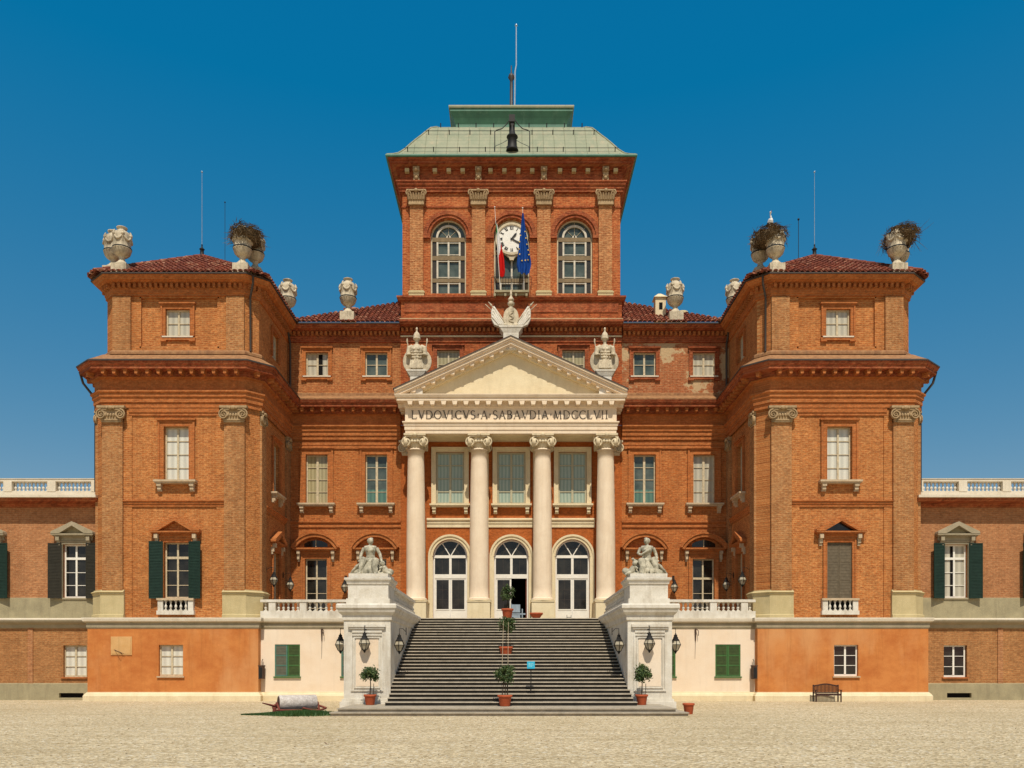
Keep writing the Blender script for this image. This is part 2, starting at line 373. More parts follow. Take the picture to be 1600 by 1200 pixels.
def tiles():
    m, n, b = base_mat('roof_tile', .85, .2); p = pos(n)
    v = nd(n, 'ShaderNodeTexVoronoi'); v.inputs['Scale'].default_value = 3.4; v.inputs['Randomness'].default_value = 1
    n.links.new(scl(n, p, 1,1,1.6), v.inputs['Vector'])
    s = nd(n, 'ShaderNodeSeparateColor'); n.links.new(v.outputs['Color'], s.inputs[0])
    c = mixc(n, s.outputs[0], (.26,.068,.032), (.12,.034,.02))
    q = nd(n,'ShaderNodeMath',operation='GREATER_THAN'); n.links.new(s.outputs[1], q.inputs[0]); q.inputs[1].default_value=.86
    c = mixc(n, q.outputs[0], c, (.36,.17,.10))
    c = mixc(n, noise(n, p, .8, 5, .7, .45, .7), c, (.13,.035,.022))
    c = mixc(n, noise(n, p, 14, 3, .7, .55, .8), c, (.05,.03,.02))
    n.links.new(c, b.inputs['Base Color']); return m
M['tile'] = tiles()
def glass(name, c, fold=0, c2=None, rough=.07):
    m, n, b = base_mat(name, rough, .5); p = pos(n)
    if fold:
        wv = nd(n, 'ShaderNodeTexWave', wave_type='BANDS', bands_direction='X'); wv.inputs['Scale'].default_value = fold
        wv.inputs['Distortion'].default_value = 1.2; wv.inputs['Detail'].default_value = 2; wv.inputs['Detail Scale'].default_value=.6
        n.links.new(wallvec(n), wv.inputs['Vector']); n.links.new(mixc(n, wv.outputs['Fac'], c2 or tuple(x*.6 for x in c), c), b.inputs['Base Color'])
    else:
        n.links.new(mixc(n, noise(n, p, 1.6, 3, .6, .35, .7), c, c2 or tuple(x*.5 for x in c)), b.inputs['Base Color'])
    return m
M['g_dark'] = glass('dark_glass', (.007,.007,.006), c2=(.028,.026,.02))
M['g_curtain'] = glass('curtained_glass', (.52,.48,.37), 1.1, (.38,.35,.27))
M['g_white'] = glass('white_curtain_glass', (.66,.64,.54), 1.0, (.52,.50,.42))
M['g_ochre'] = glass('ochre_blind_glass', (.42,.36,.20), 1.5, (.30,.25,.13))
M['g_teal'] = glass('teal_curtain_glass', (.36,.42,.33), 1.6, (.24,.31,.25))
M['g_tealdark'] = glass('teal_dark_glass', (.045,.06,.05), 0, (.10,.12,.10))
M['g_low'] = glass('teal_low_panel', (.10,.19,.14), 1.2, (.07,.14,.11))
M['g_brown'] = glass('brown_glass', (.06,.045,.028), 0, (.035,.03,.02))
M['lampglass'] = glass('lantern_glass', (.50,.44,.32), 0, (.28,.23,.15))
def leafm(name, c1, c2):
    m, n, b = base_mat(name, .55, .35); oi = nd(n, 'ShaderNodeNewGeometry')
    n.links.new(mixc(n, oi.outputs['Random Per Island'], c1, c2), b.inputs['Base Color']); return m
M['leaf'] = leafm('citrus_leaf', (.025,.065,.018), (.10,.13,.035))
M['grass'] = leafm('grass_blade', (.02,.065,.012), (.06,.12,.025))
def gravelm():
    m, n, b = base_mat('gravel', .95, .1); p = pos(n)
    v = nd(n, 'ShaderNodeTexVoronoi'); v.inputs['Scale'].default_value = 16; n.links.new(p, v.inputs['Vector'])
    s = nd(n, 'ShaderNodeSeparateColor'); n.links.new(v.outputs['Color'], s.inputs[0])
    c = mixc(n, s.outputs[0], (.25,.175,.085), (.88,.73,.48))
    q = nd(n,'ShaderNodeMath',operation='GREATER_THAN'); n.links.new(s.outputs[1], q.inputs[0]); q.inputs[1].default_value=.93
    c = mixc(n, q.outputs[0], c, (.80,.74,.60))
    v2 = nd(n, 'ShaderNodeTexVoronoi'); v2.inputs['Scale'].default_value = 60; n.links.new(p, v2.inputs['Vector'])
    s2 = nd(n, 'ShaderNodeSeparateColor'); n.links.new(v2.outputs['Color'], s2.inputs[0])
    c = mixc(n, .35, c, mixc(n, s2.outputs[0], (.26,.18,.09), (.82,.68,.45)))
    c = mixc(n, noise(n, scl(n, p, 1,.5,1), .22, 5, .6, .4, .7), c, mixc(n, .3, c, (.34,.26,.13)))
    c = mixc(n, noise(n, scl(n, p, .12,1.1,1), 1.0, 4, .6, .5, .62), c, mixc(n, .22, c, (.30,.21,.10)))
    c = mixc(n, noise(n, p, 4, 4, .7, .52, .75), c, mixc(n, .35, c, (.25,.18,.1)))
    n.links.new(c, b.inputs['Base Color']); bump(n, b, v.outputs['Distance'], .9, .05); return m
M['gravel'] = gravelm()

# ------------------------------------------------------------------ setting
g = MB(); R = 600; g.add([(-R,-R,0),(R,-R,0),(R,R,0),(-R,R,0)], [(0,1,2,3)])
gr = link('gravel_forecourt', g, M['gravel']); gr['kind'] = 'structure'
# scattered pebbles near the camera, one mass
pb = MB()
for i in range(2600):
    d = 11+19*random.random()**1.3; x = random.uniform(-.66,.66)*d; r = random.uniform(.008,.022)
    pb.ball((x,d,r*.3), r, 5, 3, 1, random.uniform(.7,1.2), .6)
o = link('pebbles', pb, M['gravel']); o['kind'] = 'stuff'; tag(o, 'loose pale pebbles scattered over the gravel forecourt', 'pebbles')

# ------------------------------------------------------------------ palace
PY = 46.9
palace = thing('palace', 'large red brick palace with two corner towers, central clock tower and white columned portico', 'palace', (0,PY,0))
def P(name, mb, mat, parent=None): return link(name, mb, M[mat] if isinstance(mat, str) else mat, parent or palace, world=True)

def bars(mb, w, h, arch, y, cols, rows, stile=.07, bar=.03, mull=.09, dy=.05, transom=None):
    """window joinery: outer frame, mullions, glazing bars; rows = fractions of h"""
    mb.box(-w/2, -w/2+stile, y, y+dy, 0, h); mb.box(w/2-stile, w/2, y, y+dy, 0, h)
    mb.box(-w/2+stile, w/2-stile, y, y+dy, 0, stile*1.3)
    if arch:
        mb.ring(0, h, w/2-stile, w/2, 0, PI, y, y+dy, 18)
        mb.box(-w/2+stile, w/2-stile, y, y+dy, h-.06, h+.06)
    else: mb.box(-w/2+stile, w/2-stile, y, y+dy, h-stile, h)
    for i in range(1, cols):
        t = mull if (cols == 2 or i*2 == cols) else bar
        x = -w/2+stile+(w-2*stile)*i/cols; mb.box(x-t/2, x+t/2, y-.012, y+dy-.004, stile*1.3, h-(.06 if arch else stile))
    for f in rows: mb.box(-w/2+stile, w/2-stile, y+.012, y+dy-.012, h*f-bar/2, h*f+bar/2)
    if transom: mb.box(-w/2+stile, w/2-stile, y-.02, y+dy-.008, h*transom-.06, h*transom+.06)

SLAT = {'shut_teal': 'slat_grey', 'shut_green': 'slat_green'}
def louvre(w, h, panels=3, closed=False):
    mb = MB(); s = .055
    mb.box(0, s, -.022, .022, 0, h); mb.box(w-s, w, -.022, .022, 0, h)
    for i in range(panels+1):
        z = i*(h-s)/panels; mb.box(s, w-s, -.022, .022, z, z+s)
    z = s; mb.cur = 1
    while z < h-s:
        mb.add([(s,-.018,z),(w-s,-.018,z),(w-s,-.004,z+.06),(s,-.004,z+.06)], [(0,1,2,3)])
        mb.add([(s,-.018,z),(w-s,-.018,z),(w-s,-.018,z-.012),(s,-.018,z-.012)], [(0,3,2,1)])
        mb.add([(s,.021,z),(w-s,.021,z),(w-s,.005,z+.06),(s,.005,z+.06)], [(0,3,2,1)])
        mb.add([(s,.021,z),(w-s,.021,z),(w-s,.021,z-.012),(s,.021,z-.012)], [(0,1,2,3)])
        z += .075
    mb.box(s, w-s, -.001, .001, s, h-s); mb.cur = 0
    return mb

def window(loc, w, h, rz=0, parent=None, arch=False, sur=None, sw=.22, cap=None, sill=None, cols=2, rows=(.25,.5,.75),
           pane='g_curtain', frame='creampaint', shut=None, transom=None, depth=.2, capw=None, sillmat='sill', capmat=None,
           sillw=None, lunette=None, ears=False, loww=None, bottom=True, bar=.03, halfdark=None, stile=.07, mull=.09):
    parent = parent or palace; off = Vector(W.get(parent.name, (0,0,0))); l = Vector(loc)-off
    mb = MB()
    if sur:
        if arch:
            mb.ring(0, h, w/2, w/2+sw, 0, PI, -.07, .02, 20); mb.ring(0, h, w/2+sw*.72, w/2+sw+.02, 0, PI, -.12, -.068, 20)
            mb.ring(0, h, w/2+sw*.0, w/2+sw*.25, 0, PI, -.09, -.068, 20)
            mb.box(-w/2-sw, -w/2, -.07, .02, 0, h); mb.box(w/2, w/2+sw, -.07, .02, 0, h)
            mb.box(-w/2-sw-.02, -w/2-sw*.72, -.12, -.068, 0, h); mb.box(w/2+sw*.72, w/2+sw+.02, -.12, -.068, 0, h)
        else:
            mb.box(-w/2-sw, -w/2, -.07, .02, 0, h); mb.box(w/2, w/2+sw, -.07, .02, 0, h); mb.box(-w/2-sw, w/2+sw, -.07, .02, h, h+sw)
            mb.box(-w/2-sw-.02, -w/2-sw*.72, -.11, -.068, 0, h+sw+.02); mb.box(w/2+sw*.72, w/2+sw+.02, -.11, -.068, 0, h+sw+.02)
            mb.box(-w/2-sw*.72, w/2+sw*.72, -.11, -.068, h+sw*.72, h+sw+.02)
            mb.box(-w/2-.035, -w/2-.0, -.09, -.068, 0, h+.035); mb.box(w/2, w/2+.035, -.09, -.068, 0, h+.035); mb.box(-w/2, w/2, -.09, -.068, h, h+.035)
        if cap == 'flat':
            mb.box(-w/2-sw-.08, w/2+sw+.08, -.18, .02, h+sw+.025, h+sw+.09)
        win = link('window', mb, M[sur], parent, l, rz)
        fm = MB(); bars(fm, w, h, arch, depth-.05, cols, rows, transom=transom, stile=stile, mull=mull, bar=bar)
        if arch == 'fan': pass
        fr = link('window_frame', fm, M[frame], win)
    else:
        bars(mb, w, h, arch, depth-.05, cols, rows, transom=transom, stile=stile, mull=mull); win = link('window', mb, M[frame], parent, l, rz)
    pm = MB()
    if arch:
        pm.add([(-w/2,depth,0),(w/2,depth,0)]+[(w/2*math.cos(PI*k/16),depth,h+w/2*math.sin(PI*k/16)) for k in range(17)], [tuple(range(19))])
    else: pm.add([(-w/2,depth,0),(w/2,depth,0),(w/2,depth,h),(-w/2,depth,h)], [(0,1,2,3)])
    link('pane', pm, M[pane], win)
    if halfdark:       # one casement stands open: dark strip
        dm = MB(); a0, a1 = halfdark; dm.box(a0*w, a1*w, depth-.03, depth-.006, .08, h-.08); link('gap', dm, M['dark'], win)
    if loww:
        lm = MB(); lm.box(-w/2+.07, w/2-.07, depth-.012, depth-.004, .06, h*loww); link('curtain', lm, M['g_low'], win)
    cm = M[capmat or sur] if (capmat or sur) else None
    cw = capw or w+2*sw+.5
    if cap == 'pediment':
        c = MB(); z0 = h+sw+.28; ph = cw*.27
        c.box(-cw/2+.12, cw/2-.12, -.10, .02, h+sw+.03, z0)
        c.box(-cw/2, cw/2, -.34, .02, z0, z0+.07); c.box(-cw/2+.06, cw/2-.06, -.26, .02, z0-.06, z0)
        th = .15
        for sg in (-1, 1):
            poly = [(sg*cw/2, z0+.072), (sg*(cw/2-.02), z0+.072+.10), (0, z0+ph+.1), (0, z0+ph-th+.04), (sg*(cw/2-.42), z0+.072)]
            if sg > 0: poly = poly[::1]
            else: poly = poly[::-1]
            c.extr(poly, -.36, .02)
        link('pediment', c, cm, win)
        t = MB(); t.extr([(-cw/2+.3,z0+.072),(cw/2-.3,z0+.072),(0,z0+ph-.05)], -.08, .0); link('tympanum', t, M['g_dark' if lunette else ('grey_stone' if sur == 'greymould' else 'tower')], win)
        for sg in (-1, 1):
            b = MB(); x = sg*(cw/2-.30); b.box(x-.09, x+.09, -.28, .01, z0-.28, z0-.065); b.box(x-.08, x+.08, -.17, .01, z0-.50, z0-.28)
            b.box(x-.07, x+.07, -.10, .01, z0-.64, z0-.5)
            link('bracket', b, M['sill'] if sur != 'greymould' else cm, win)
    if cap == 'segment':
        c = MB(); z0 = h+sw+.30; ph = .80
        Rr = (cw*cw/4+ph*ph)/(2*ph); cz = z0+.07+ph-Rr; an = math.asin(cw/2/Rr)
        c.ring(0, cz, Rr-.18, Rr, PI/2-an, PI/2+an, -.40, .02, 18); c.ring(0, cz, Rr-.002, Rr+.07, PI/2-an*.985, PI/2+an*.985, -.46, .02, 18)
        c.box(-cw/2+.04, cw/2-.04, -.36, .02, z0, z0+.09); c.box(-cw/2+.12, cw/2-.12, -.28, .02, z0-.07, z0); c.box(-cw/2+.3, cw/2-.3, -.12, .02, h+sw+.03, z0-.07)
        link('pediment', c, cm, win)
        r2 = Rr-.2; a2 = math.acos((z0+.1-cz)/r2)
        t = MB(); t.extr([(r2*math.sin(-a2+2*a2*k/16), cz+r2*math.cos(-a2+2*a2*k/16)) for k in range(17)][::-1], -.06, 0)
        link('tympanum', t, M['facade'], win)
        if lunette:
            r3 = r2-.12; zl = z0+.16; a3 = math.acos(min(1,(zl-cz)/r3))*.72
            t = MB(); x3 = r3*math.sin(a3)
            t.extr([(-x3, zl)]+[(x3, zl)]+[(r3*math.sin(a3-2*a3*k/14), cz+r3*math.cos(a3-2*a3*k/14)) for k in range(15)], -.075, -.061)
            link('pane', t, M['g_dark'], win); t = MB(); t.box(-.025,.025,-.10,-.076,zl,zl+.42); link('glazing_bar', t, M['tealframe'], win)
        for sg in (-1, 1):
            b = MB(); x = sg*(cw/2-.33); b.box(x-.09, x+.09, -.28, .01, z0-.24, z0-.075); b.box(x-.08, x+.08, -.18, .01, z0-.42, z0-.24); b.box(x-.065, x+.065, -.24, .01, z0-.56, z0-.42)
            b.box(x-.05, x+.05, -.12, .01, z0-.68, z0-.56)
            link('bracket', b, M['sill'], win)
    slw = sillw or w+2*sw+.35
    if sill == 'bracket':
        s_ = MB(); s_.box(-slw/2, slw/2, -.34, .19, -.10, -.004); s_.box(-slw/2+.05, slw/2-.05, -.28, .0, -.17, -.10); link('sill', s_, M[sillmat], win)
        for sg in (-1,1):
            b = MB(); x = sg*(slw/2-.24); b.box(x-.11, x+.11, -.26, .01, -.30, -.17); b.box(x-.09, x+.09, -.20, .01, -.47, -.30); b.box(x-.10,x+.10,-.13,.01,-.55,-.47)
            link('bracket', b, M[sillmat], win)
    if sill == 'plain':
        s_ = MB(); s_.box(-slw/2, slw/2, -.09, .19, -.07, -.004); link('sill', s_, M[sillmat], win)
    if sill == 'ears':
        s_ = MB(); s_.box(-slw/2+.1, slw/2-.1, -.13, .19, -.07, -.004); link('sill', s_, M['whiteband'], win)
        s_ = MB(); s_.box(-slw/2, slw/2, -.10, .01, -.20, -.07); s_.box(-slw/2, -slw/2+.3, -.12, .01, -.27, -.20); s_.box(slw/2-.3, slw/2, -.12, .01, -.27, -.20)
        link('apron', s_, cm, win)
    if sill == 'baluster':
        s_ = MB(); s_.box(-slw/2, slw/2, -.24, .19, -.10, -.004); link('sill', s_, M['sill'], win)
        s_ = MB(); s_.box(-slw/2+.04, -slw/2+.30, -.18, .0, -.62, -.10); s_.box(slw/2-.30, slw/2-.04, -.18, .0, -.62, -.10); s_.box(-slw/2+.0, slw/2, -.22, .0, -.82, -.62)
        link('balcony_pier', s_, M['marble'], win)
        s_ = MB(); s_.box(-slw/2+.3, slw/2-.3, -.03, -.0, -.62, -.10); link('recess_shade', s_, M['dark'], win)  # near-black slab on the solid wall paints the shade behind the balusters
        for k in range(5):
            b = BAL.copy(); o = bpy.data.objects.new('baluster', BAL); scene.collection.objects.link(o); o.parent = win
            o.location = (-slw/2+.30+(slw-.6)*(k+.5)/5, -.11, -.62); o.scale = (1,1,1.0)
    if shut:
        mat, mode = shut[:2]
        if mode == 'open':
            sww = w/2+.03; sm = louvre(sww, h+.06)
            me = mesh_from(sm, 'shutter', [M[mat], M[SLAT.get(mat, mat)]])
            for sg in (-1, 1):
                o = bpy.data.objects.new('shutter', me); scene.collection.objects.link(o); o.parent = win
                an = math.radians(14)
                if sg > 0: o.location = (w/2+.02, -.13, -.03); o.rotation_euler = (0,0,-an)
                else: o.location = (-w/2-.02, -.13, -.03); o.rotation_euler = (0,0,PI+an)
        else:
            for k, sg in enumerate((-1, 1)):
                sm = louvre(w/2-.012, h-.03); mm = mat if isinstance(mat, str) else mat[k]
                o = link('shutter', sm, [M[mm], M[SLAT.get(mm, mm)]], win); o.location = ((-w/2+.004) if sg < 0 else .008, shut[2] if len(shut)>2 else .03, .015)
    return win

def baluster_mesh(h=.52, r=.075, mat=None):
    b = MB(); b.box(-r,r,-r,r,0,.05*h/.52); b.box(-r,r,-r,r,h-.05*h/.52,h)
    pr = [(.045,.05),(.055,.08),(.035,.11),(.06,.15),(.072,.19),(.06,.25),(.035,.30),(.028,.33),(.035,.345),(.03,.36),(.05,.40),(.055,.43),(.035,.455),(.045,.47)]
    b.lathe([(a*r/.075, z*h/.52) for a, z in pr], n=8)
    return mesh_from(b, 'baluster', mat or M['marble'])
BAL = baluster_mesh()

# ---- ionic capitals
def spiral(mb, c, R0, turns, ax, y, tr, sg):
    pts = []; rr = []
    n = int(18*turns)
    for i in range(n+1):
        t = i/n; a_ = PI/2 - sg*0 + (-sg)*turns*2*PI*t; r = R0*(1-t*.88)
        p = Vector(c)+Vector(ax)*(r*math.cos(a_)) + Vector((0,0,r*math.sin(a_))); pts.append(p); rr.append(tr*(1-.55*t))
    mb.tube(pts, rr, 5)
def capital_mesh(w, h, kind, mat):
    """kind 'pilaster' (flat, projecting -y) or 'column' (four faces, centred)"""
    mb = MB(); R0 = h*.31; tr = h*.055
    d0 = w*.5
    if kind == 'pilaster':
        mb.box(-w*.56, w*.56, -.24, 0, h*.86, h); mb.box(-w*.50, w*.50, -.20, 0, h*.74, h*.86)
        mb.box(-w*.40, w*.40, -.15, 0, h*.18, h*.74); mb.box(-w*.43, w*.43, -.17, 0, h*.10, h*.18); mb.box(-w*.41, w*.41, -.13, 0, 0, h*.10)
        for sg in (-1, 1):
            cx = sg*(w*.5-R0*.55); 
            mb.tube([(cx,-.10,h*.46),(cx,-.19,h*.46)], R0*.9, 14)
            spiral(mb, (cx,-.22,h*.46), R0, 2.1, (1,0,0), 0, tr, sg)
        for k in range(-2,3): mb.ball((k*w*.11,-.18,h*.42), h*.09, 6, 5, .8, 1, 1.4)
        mb.ball((0,-.25,h*.86), h*.14, 7, 5, 1.4, .7, 1); mb.ball((-h*.2,-.25,h*.84), h*.08, 6, 4); mb.ball((h*.2,-.25,h*.84), h*.08, 6, 4)
    else:
        r = w*.5
        mb.box(-r*1.08, r*1.08, -r*1.08, r*1.08, h*.88, h); mb.box(-r*.98, r*.98, -r*.98, r*.98, h*.78, h*.88)
        mb.lathe([(r*.70,0),(r*.76,h*.05),(r*.72,h*.10),(r*.72,h*.2),(r*.86,h*.36),(r*.9,h*.6),(r*.9,h*.79)], n=20)
        for (ax, ny) in (((1,0,0),(0,-1,0)), ((0,1,0),(1,0,0)), ((0,-1,0),(-1,0,0))):
            N = Vector(ny); A = Vector(ax)
            for sg in (-1, 1):
                c = A*(sg*(r*1.0-R0*.35))+N*(r*.92)+Vector((0,0,h*.44))
                mb.tube([c-N*.12, c+N*.02], R0*.88, 14); spiral(mb, c+N*.05, R0, 2.1, ax, 0, tr, sg)
            for k in range(-1,2): mb.ball(tuple(A*(k*r*.28)+N*(r*.93)+Vector((0,0,h*.5))), h*.11, 6, 5)
            mb.ball(tuple(N*(r*1.08)+Vector((0,0,h*.9))), h*.15, 7, 5)
    return mesh_from(mb, 'capital', mat)
CAP_P = capital_mesh(1.22, .80, 'pilaster', M['capital']); CAP_C = capital_mesh(1.12, .86, 'column', M['capital_pale'])
CAP_PW = capital_mesh(1.15, .84, 'pilaster', M['capital_pale'])
CAP_S = capital_mesh(.62, .80, 'pilaster', M['capital'])
def put(name, me, parent, loc, rz=0, sc=None):
    o = bpy.data.objects.new(name, me); scene.collection.objects.link(o); o.parent = parent
    o.location = Vector(loc)-Vector(W.get(parent.name,(0,0,0))); o.rotation_euler = (0,0,rz)
    if sc: o.scale = sc
    W[o.name] = tuple(loc); return o

# ---- tiled roof slope: eave A-B (left to right seen from outside), top edge T0-T1
def tile_slope(mb, A, B, T0, T1, pitch=.27):
    A, B, T0, T1 = map(Vector, (A,B,T0,T1)); E = (B-A); L = E.length; u = E/L
    nrm = u.cross((T0+T1)/2-(A+B)/2).normalized()
    if nrm.z < 0: nrm = -nrm
    up = nrm.cross(u); 
    if up.z < 0: up = -up
    s0, s1 = (T0-A).dot(u), (T1-A).dot(u); H = (T0-A).dot(up)
    n = max(2, int(L/pitch)); p = L/n
    # backing sheet
    mb.add([tuple(A),tuple(B),tuple(T1),tuple(T0)] if (T1-T0).length > 1e-3 else [tuple(A),tuple(B),tuple(T0)], [tuple(range(4)) if (T1-T0).length > 1e-3 else (0,1,2)])
    for k in range(n):
        s = (k+.5)*p
        if s < s0: t1 = H*s/max(s0,1e-6)
        elif s > s1: t1 = H*(L-s)/max(L-s1,1e-6)
        else: t1 = H
        rows = max(1, int(round(t1/.42)))
        for r in range(rows):
            ta, tb = t1*r/rows-.03, t1*(r+1)/rows
            ja = random.uniform(-.015,.015)
            ca = A+u*(s+ja)+up*ta+nrm*.05; cb = A+u*(s+ja)+up*tb+nrm*.02
            ra, rb = p*.42, p*.34; vs = []
            for c, r_ in ((ca,ra),(cb,rb)):
                for i in range(5):
                    th = PI*i/4; vs.append(tuple(c+u*(r_*math.cos(th))+nrm*(r_*.75*math.sin(th))))
            mb.add(vs, [(i,i+1,5+i+1,5+i) for i in range(4)], True)
            mb.add(vs[:5], [(0,1,2,3,4)])
    return mb

# ---- corner towers
Z1 = 4.13
def pavilion(cx, s, nm):   # s=+1: inner side towards +x (left tower)
    X = lambda v: cx+v
    yb = 49.5; F = 41.0; hw = 4.1; ch = .55; cd = .5
    ysL, ysR = (yb, PY) if s > 0 else (PY, yb)
    path = [(X(-hw),ysL),(X(-hw),F+cd),(X(-hw+ch),F),(X(hw-ch),F),(X(hw),F+cd),(X(hw),ysR)]
    # body
    b = MB()
    wx = cx+.11*s; 
    lw = (wx, 5.12, 1.25, 2.80); uw = (wx, 11.0, 1.25, 2.70)
    b.wall(X(-hw+ch), X(hw-ch), Z1, 16.8, F, [lw, uw], .3)
    def side(path_seg, holes=()):
        a, c = Vector(path_seg[0]), Vector(path_seg[1]); L = (c-a).length; u = (c-a)/L
        st = len(b.v); b.wall(0, L, Z1, 16.8, 0, holes, .25)
        Mx = Matrix(((u.x, -u.y, 0, a.x),(u.y, u.x, 0, a.y),(0,0,1,0),(0,0,0,1))); b.xf(Mx, st)
    iy = 44.3      # inner side window position
    ih = [(PY-iy, 11.0, 1.1, 2.7),(PY-iy, 4.75, 1.1, 3.1)]
    side((path[0],path[1]), ih if s < 0 else ())
    side((path[1],path[2])); side((path[3],path[4]))
    if s > 0: side((path[4],path[5]), [(iy-F-cd, 11.0, 1.1, 2.7),(iy-F-cd, 4.75, 1.1, 3.1)])
    else: side((path[4],path[5]))
    body = P('tower_wall', b, 'tower')
    # recessed-panel strips and pilasters
    for v0, v1 in ((-hw+ch, -hw+ch+1.02), (hw-ch-1.02, hw-ch)):
        b = MB(); b.box(X(v0),X(v1),F-.17,F+.02,5.5,13.9); P('pilaster', b, 'tower_pil')
    b = MB(); ins = 1.02+.42
    b.box(X(-hw+ch+1.02),X(-hw+ch+ins),F-.05,F+.02,Z1+.02,9.70); b.box(X(-hw+ch+1.02),X(-hw+ch+ins),F-.05,F+.02,10.02,14.6)
    b.box(X(hw-ch-ins),X(hw-ch-1.02),F-.05,F+.02,Z1+.02,9.70); b.box(X(hw-ch-ins),X(hw-ch-1.02),F-.05,F+.02,10.02,14.6)
    psplit('panel_border', b, 'tower', palace)
    for vx, y0, y1 in ((X(-hw), F+cd, F+cd+.75),(X(hw), F+cd, F+cd+.75),(X(-hw), PY-.75, PY),(X(hw), PY-.75, PY)):
        b = MB(); b.box(vx-.12, vx+.12, y0, y1, 5.5, 13.9); P('pilaster', b, 'tower_pil')
    # string course
    b = MB(); sp = [(X(-hw+ch+1.03),F),(X(hw-ch-1.03),F)]
    b.sweep([(0,9.70),(.07,9.70),(.07,9.80),(.12,9.84),(.12,9.92),(.18,9.96),(.18,10.0),(0,10.03)], sp)
    seg = [(X(hw), F+cd+.78), (X(hw), PY-.76)] if s > 0 else [(X(-hw), PY-.76), (X(-hw), F+cd+.78)]
    b.sweep([(0,9.70),(.07,9.70),(.07,9.80),(.12,9.84),(.12,9.92),(.18,9.96),(.18,10.0),(0,10.03)], seg)
    P('string_course', b, 'tower_trim')
    # entablature: architrave, frieze, cornice
    b = MB()
    b.sweep([(0,14.25),(.06,14.25),(.06,14.38),(.10,14.40),(.10,14.60)], [(X(-hw+ch+1.3),F),(X(hw-ch-1.3),F)])
    b.sweep([(.12,14.62),(.12,14.86),(.18,14.88),(.18,15.10),(.24,15.14),(.24,15.30),(.32,15.36),(.32,15.44),(.13,15.48),(.13,16.02),(.20,16.06),(.30,16.10)], path)
    P('entablature', b, 'tower_trim')
    b = MB(); b.sweep([(.12,16.08),(.34,16.12),(.34,16.34),(.74,16.36),(.74,16.50),(.80,16.54),(.86,16.66),(.86,16.72),(0,17.32)], path)
    P('cornice', b, 'trim_red')
    b = MB(); b.blocks(path, .66, 16.24, .20, .32, .20, .56, .35); b.blocks(path, .70, 16.34, .24, .36, .04, .56); P('modillions', b, 'tower_trim')
    b = MB(); b.sweep([(.865,16.70),(.895,16.70),(.895,16.76),(.83,16.80)], path); P('ledge_edge', b, 'lead'); b = MB(); b.sweep([(.84,16.79),(.5,17.0),(.04,17.30)], path); P('ledge_tiles', b, 'ledge')
    # attic
    a = .05; hp = hw-.26; XA = lambda v: cx+v+.21*s; X = XA
    ap = [(X(-hp),ysL),(X(-hp),F+cd+a),(X(-hp+ch),F+a),(X(hp-ch),F+a),(X(hp),F+cd+a),(X(hp),ysR)]
    b = MB(); b.wall(X(-hp+ch+1.38), X(hp-ch-1.38), 17.74, 20.16, F+a+.13, [(wx,18.28,1.22,1.36)], .15)
    b.box(X(-hp+ch+1.3), X(-hp+ch+1.38), F+a+.001, F+a+.2, 17.74, 20.16)
    b.box(X(hp-ch-1.38), X(hp-ch-1.3), F+a+.001, F+a+.2, 17.74, 20.16)
    b.box(X(-hp+ch+1.38), X(hp-ch-1.38), F+a+.001, F+a+.2, 20.16, 20.24); b.box(X(-hp+ch+1.38), X(hp-ch-1.38), F+a+.001, F+a+.2, 17.66, 17.74)
    b.wall(X(-hp+ch), X(hp-ch), 16.9, 21.0, F+a, [(X(0), 17.66, 2*(hp-ch-1.3), 2.58)], .01)
    def aside(p0, p1, holes=()):
        A_, C_ = Vector(p0), Vector(p1); L = (C_-A_).length; u = (C_-A_)/L; st = len(b.v)
        b.wall(0, L, 16.9, 21.0, 0, holes, .2)
        b.xf(Matrix(((u.x,-u.y,0,A_.x),(u.y,u.x,0,A_.y),(0,0,1,0),(0,0,0,1))), st)
    for i in (0,1,3,4):
        L = math.dist(ap[i],ap[i+1]); h_ = ()
        if s > 0 and i == 4: h_ = [(iy-F-cd-a, 18.28, 1.1, 1.36)]
        if s < 0 and i == 0: h_ = [(PY-iy, 18.28, 1.1, 1.36)]
        aside(ap[i], ap[i+1], h_)
    P('attic_wall', b, 'tower')
    for v0, v1 in ((-hp+ch, -hp+ch+.9), (hp-ch-.9, hp-ch)):
        b = MB(); b.box(X(v0),X(v1),F+a-.12,F+a+.02,17.5,20.2); P('attic_pilaster', b, 'tower_pil')
    b = MB(); b.sweep([(0,17.28),(.18,17.30),(.18,17.42),(.12,17.5),(0,17.52)], ap); P('attic_base', b, 'ledge')
    b = MB(); b.sweep([(0,20.22),(.08,20.24),(.08,20.34),(.12,20.38),(.12,20.80),(.36,20.83),(.40,20.86),(.52,20.90),(.60,21.02),(.64,21.08),(.3,21.1)], ap); P('eave_cornice', b, 'tower_trim')
    b = MB(); b.blocks(ap, .31, 20.70, .13, .19, .20, .26); P('dentils', b, 'tower_trim')
    b = MB(); gp = []
    b.sweep([(.60,21.07),(.70,21.07),(.70,21.13),(.60,21.13)], ap); P('gutter', b, 'lead')
    # roof
    ez = 21.16; ex = .66; x0, x1, y0, y1 = X(-hp-ex), X(hp+ex), F+a-ex, 48.2; ap_ = ((x0+x1)/2-.2*s, 44.6, 24.0)
    c = .55
    b = MB()
    corners = [(x0+c,y0,ez),(x1-c,y0,ez),(x1,y0+c,ez),(x1,y1,ez),(x0,y1,ez),(x0,y0+c,ez)]
    for i in range(6):
        tile_slope(b, corners[i], corners[(i+1)%6], ap_, ap_)
    roof = P('roof', b, 'tile')
    b = MB()
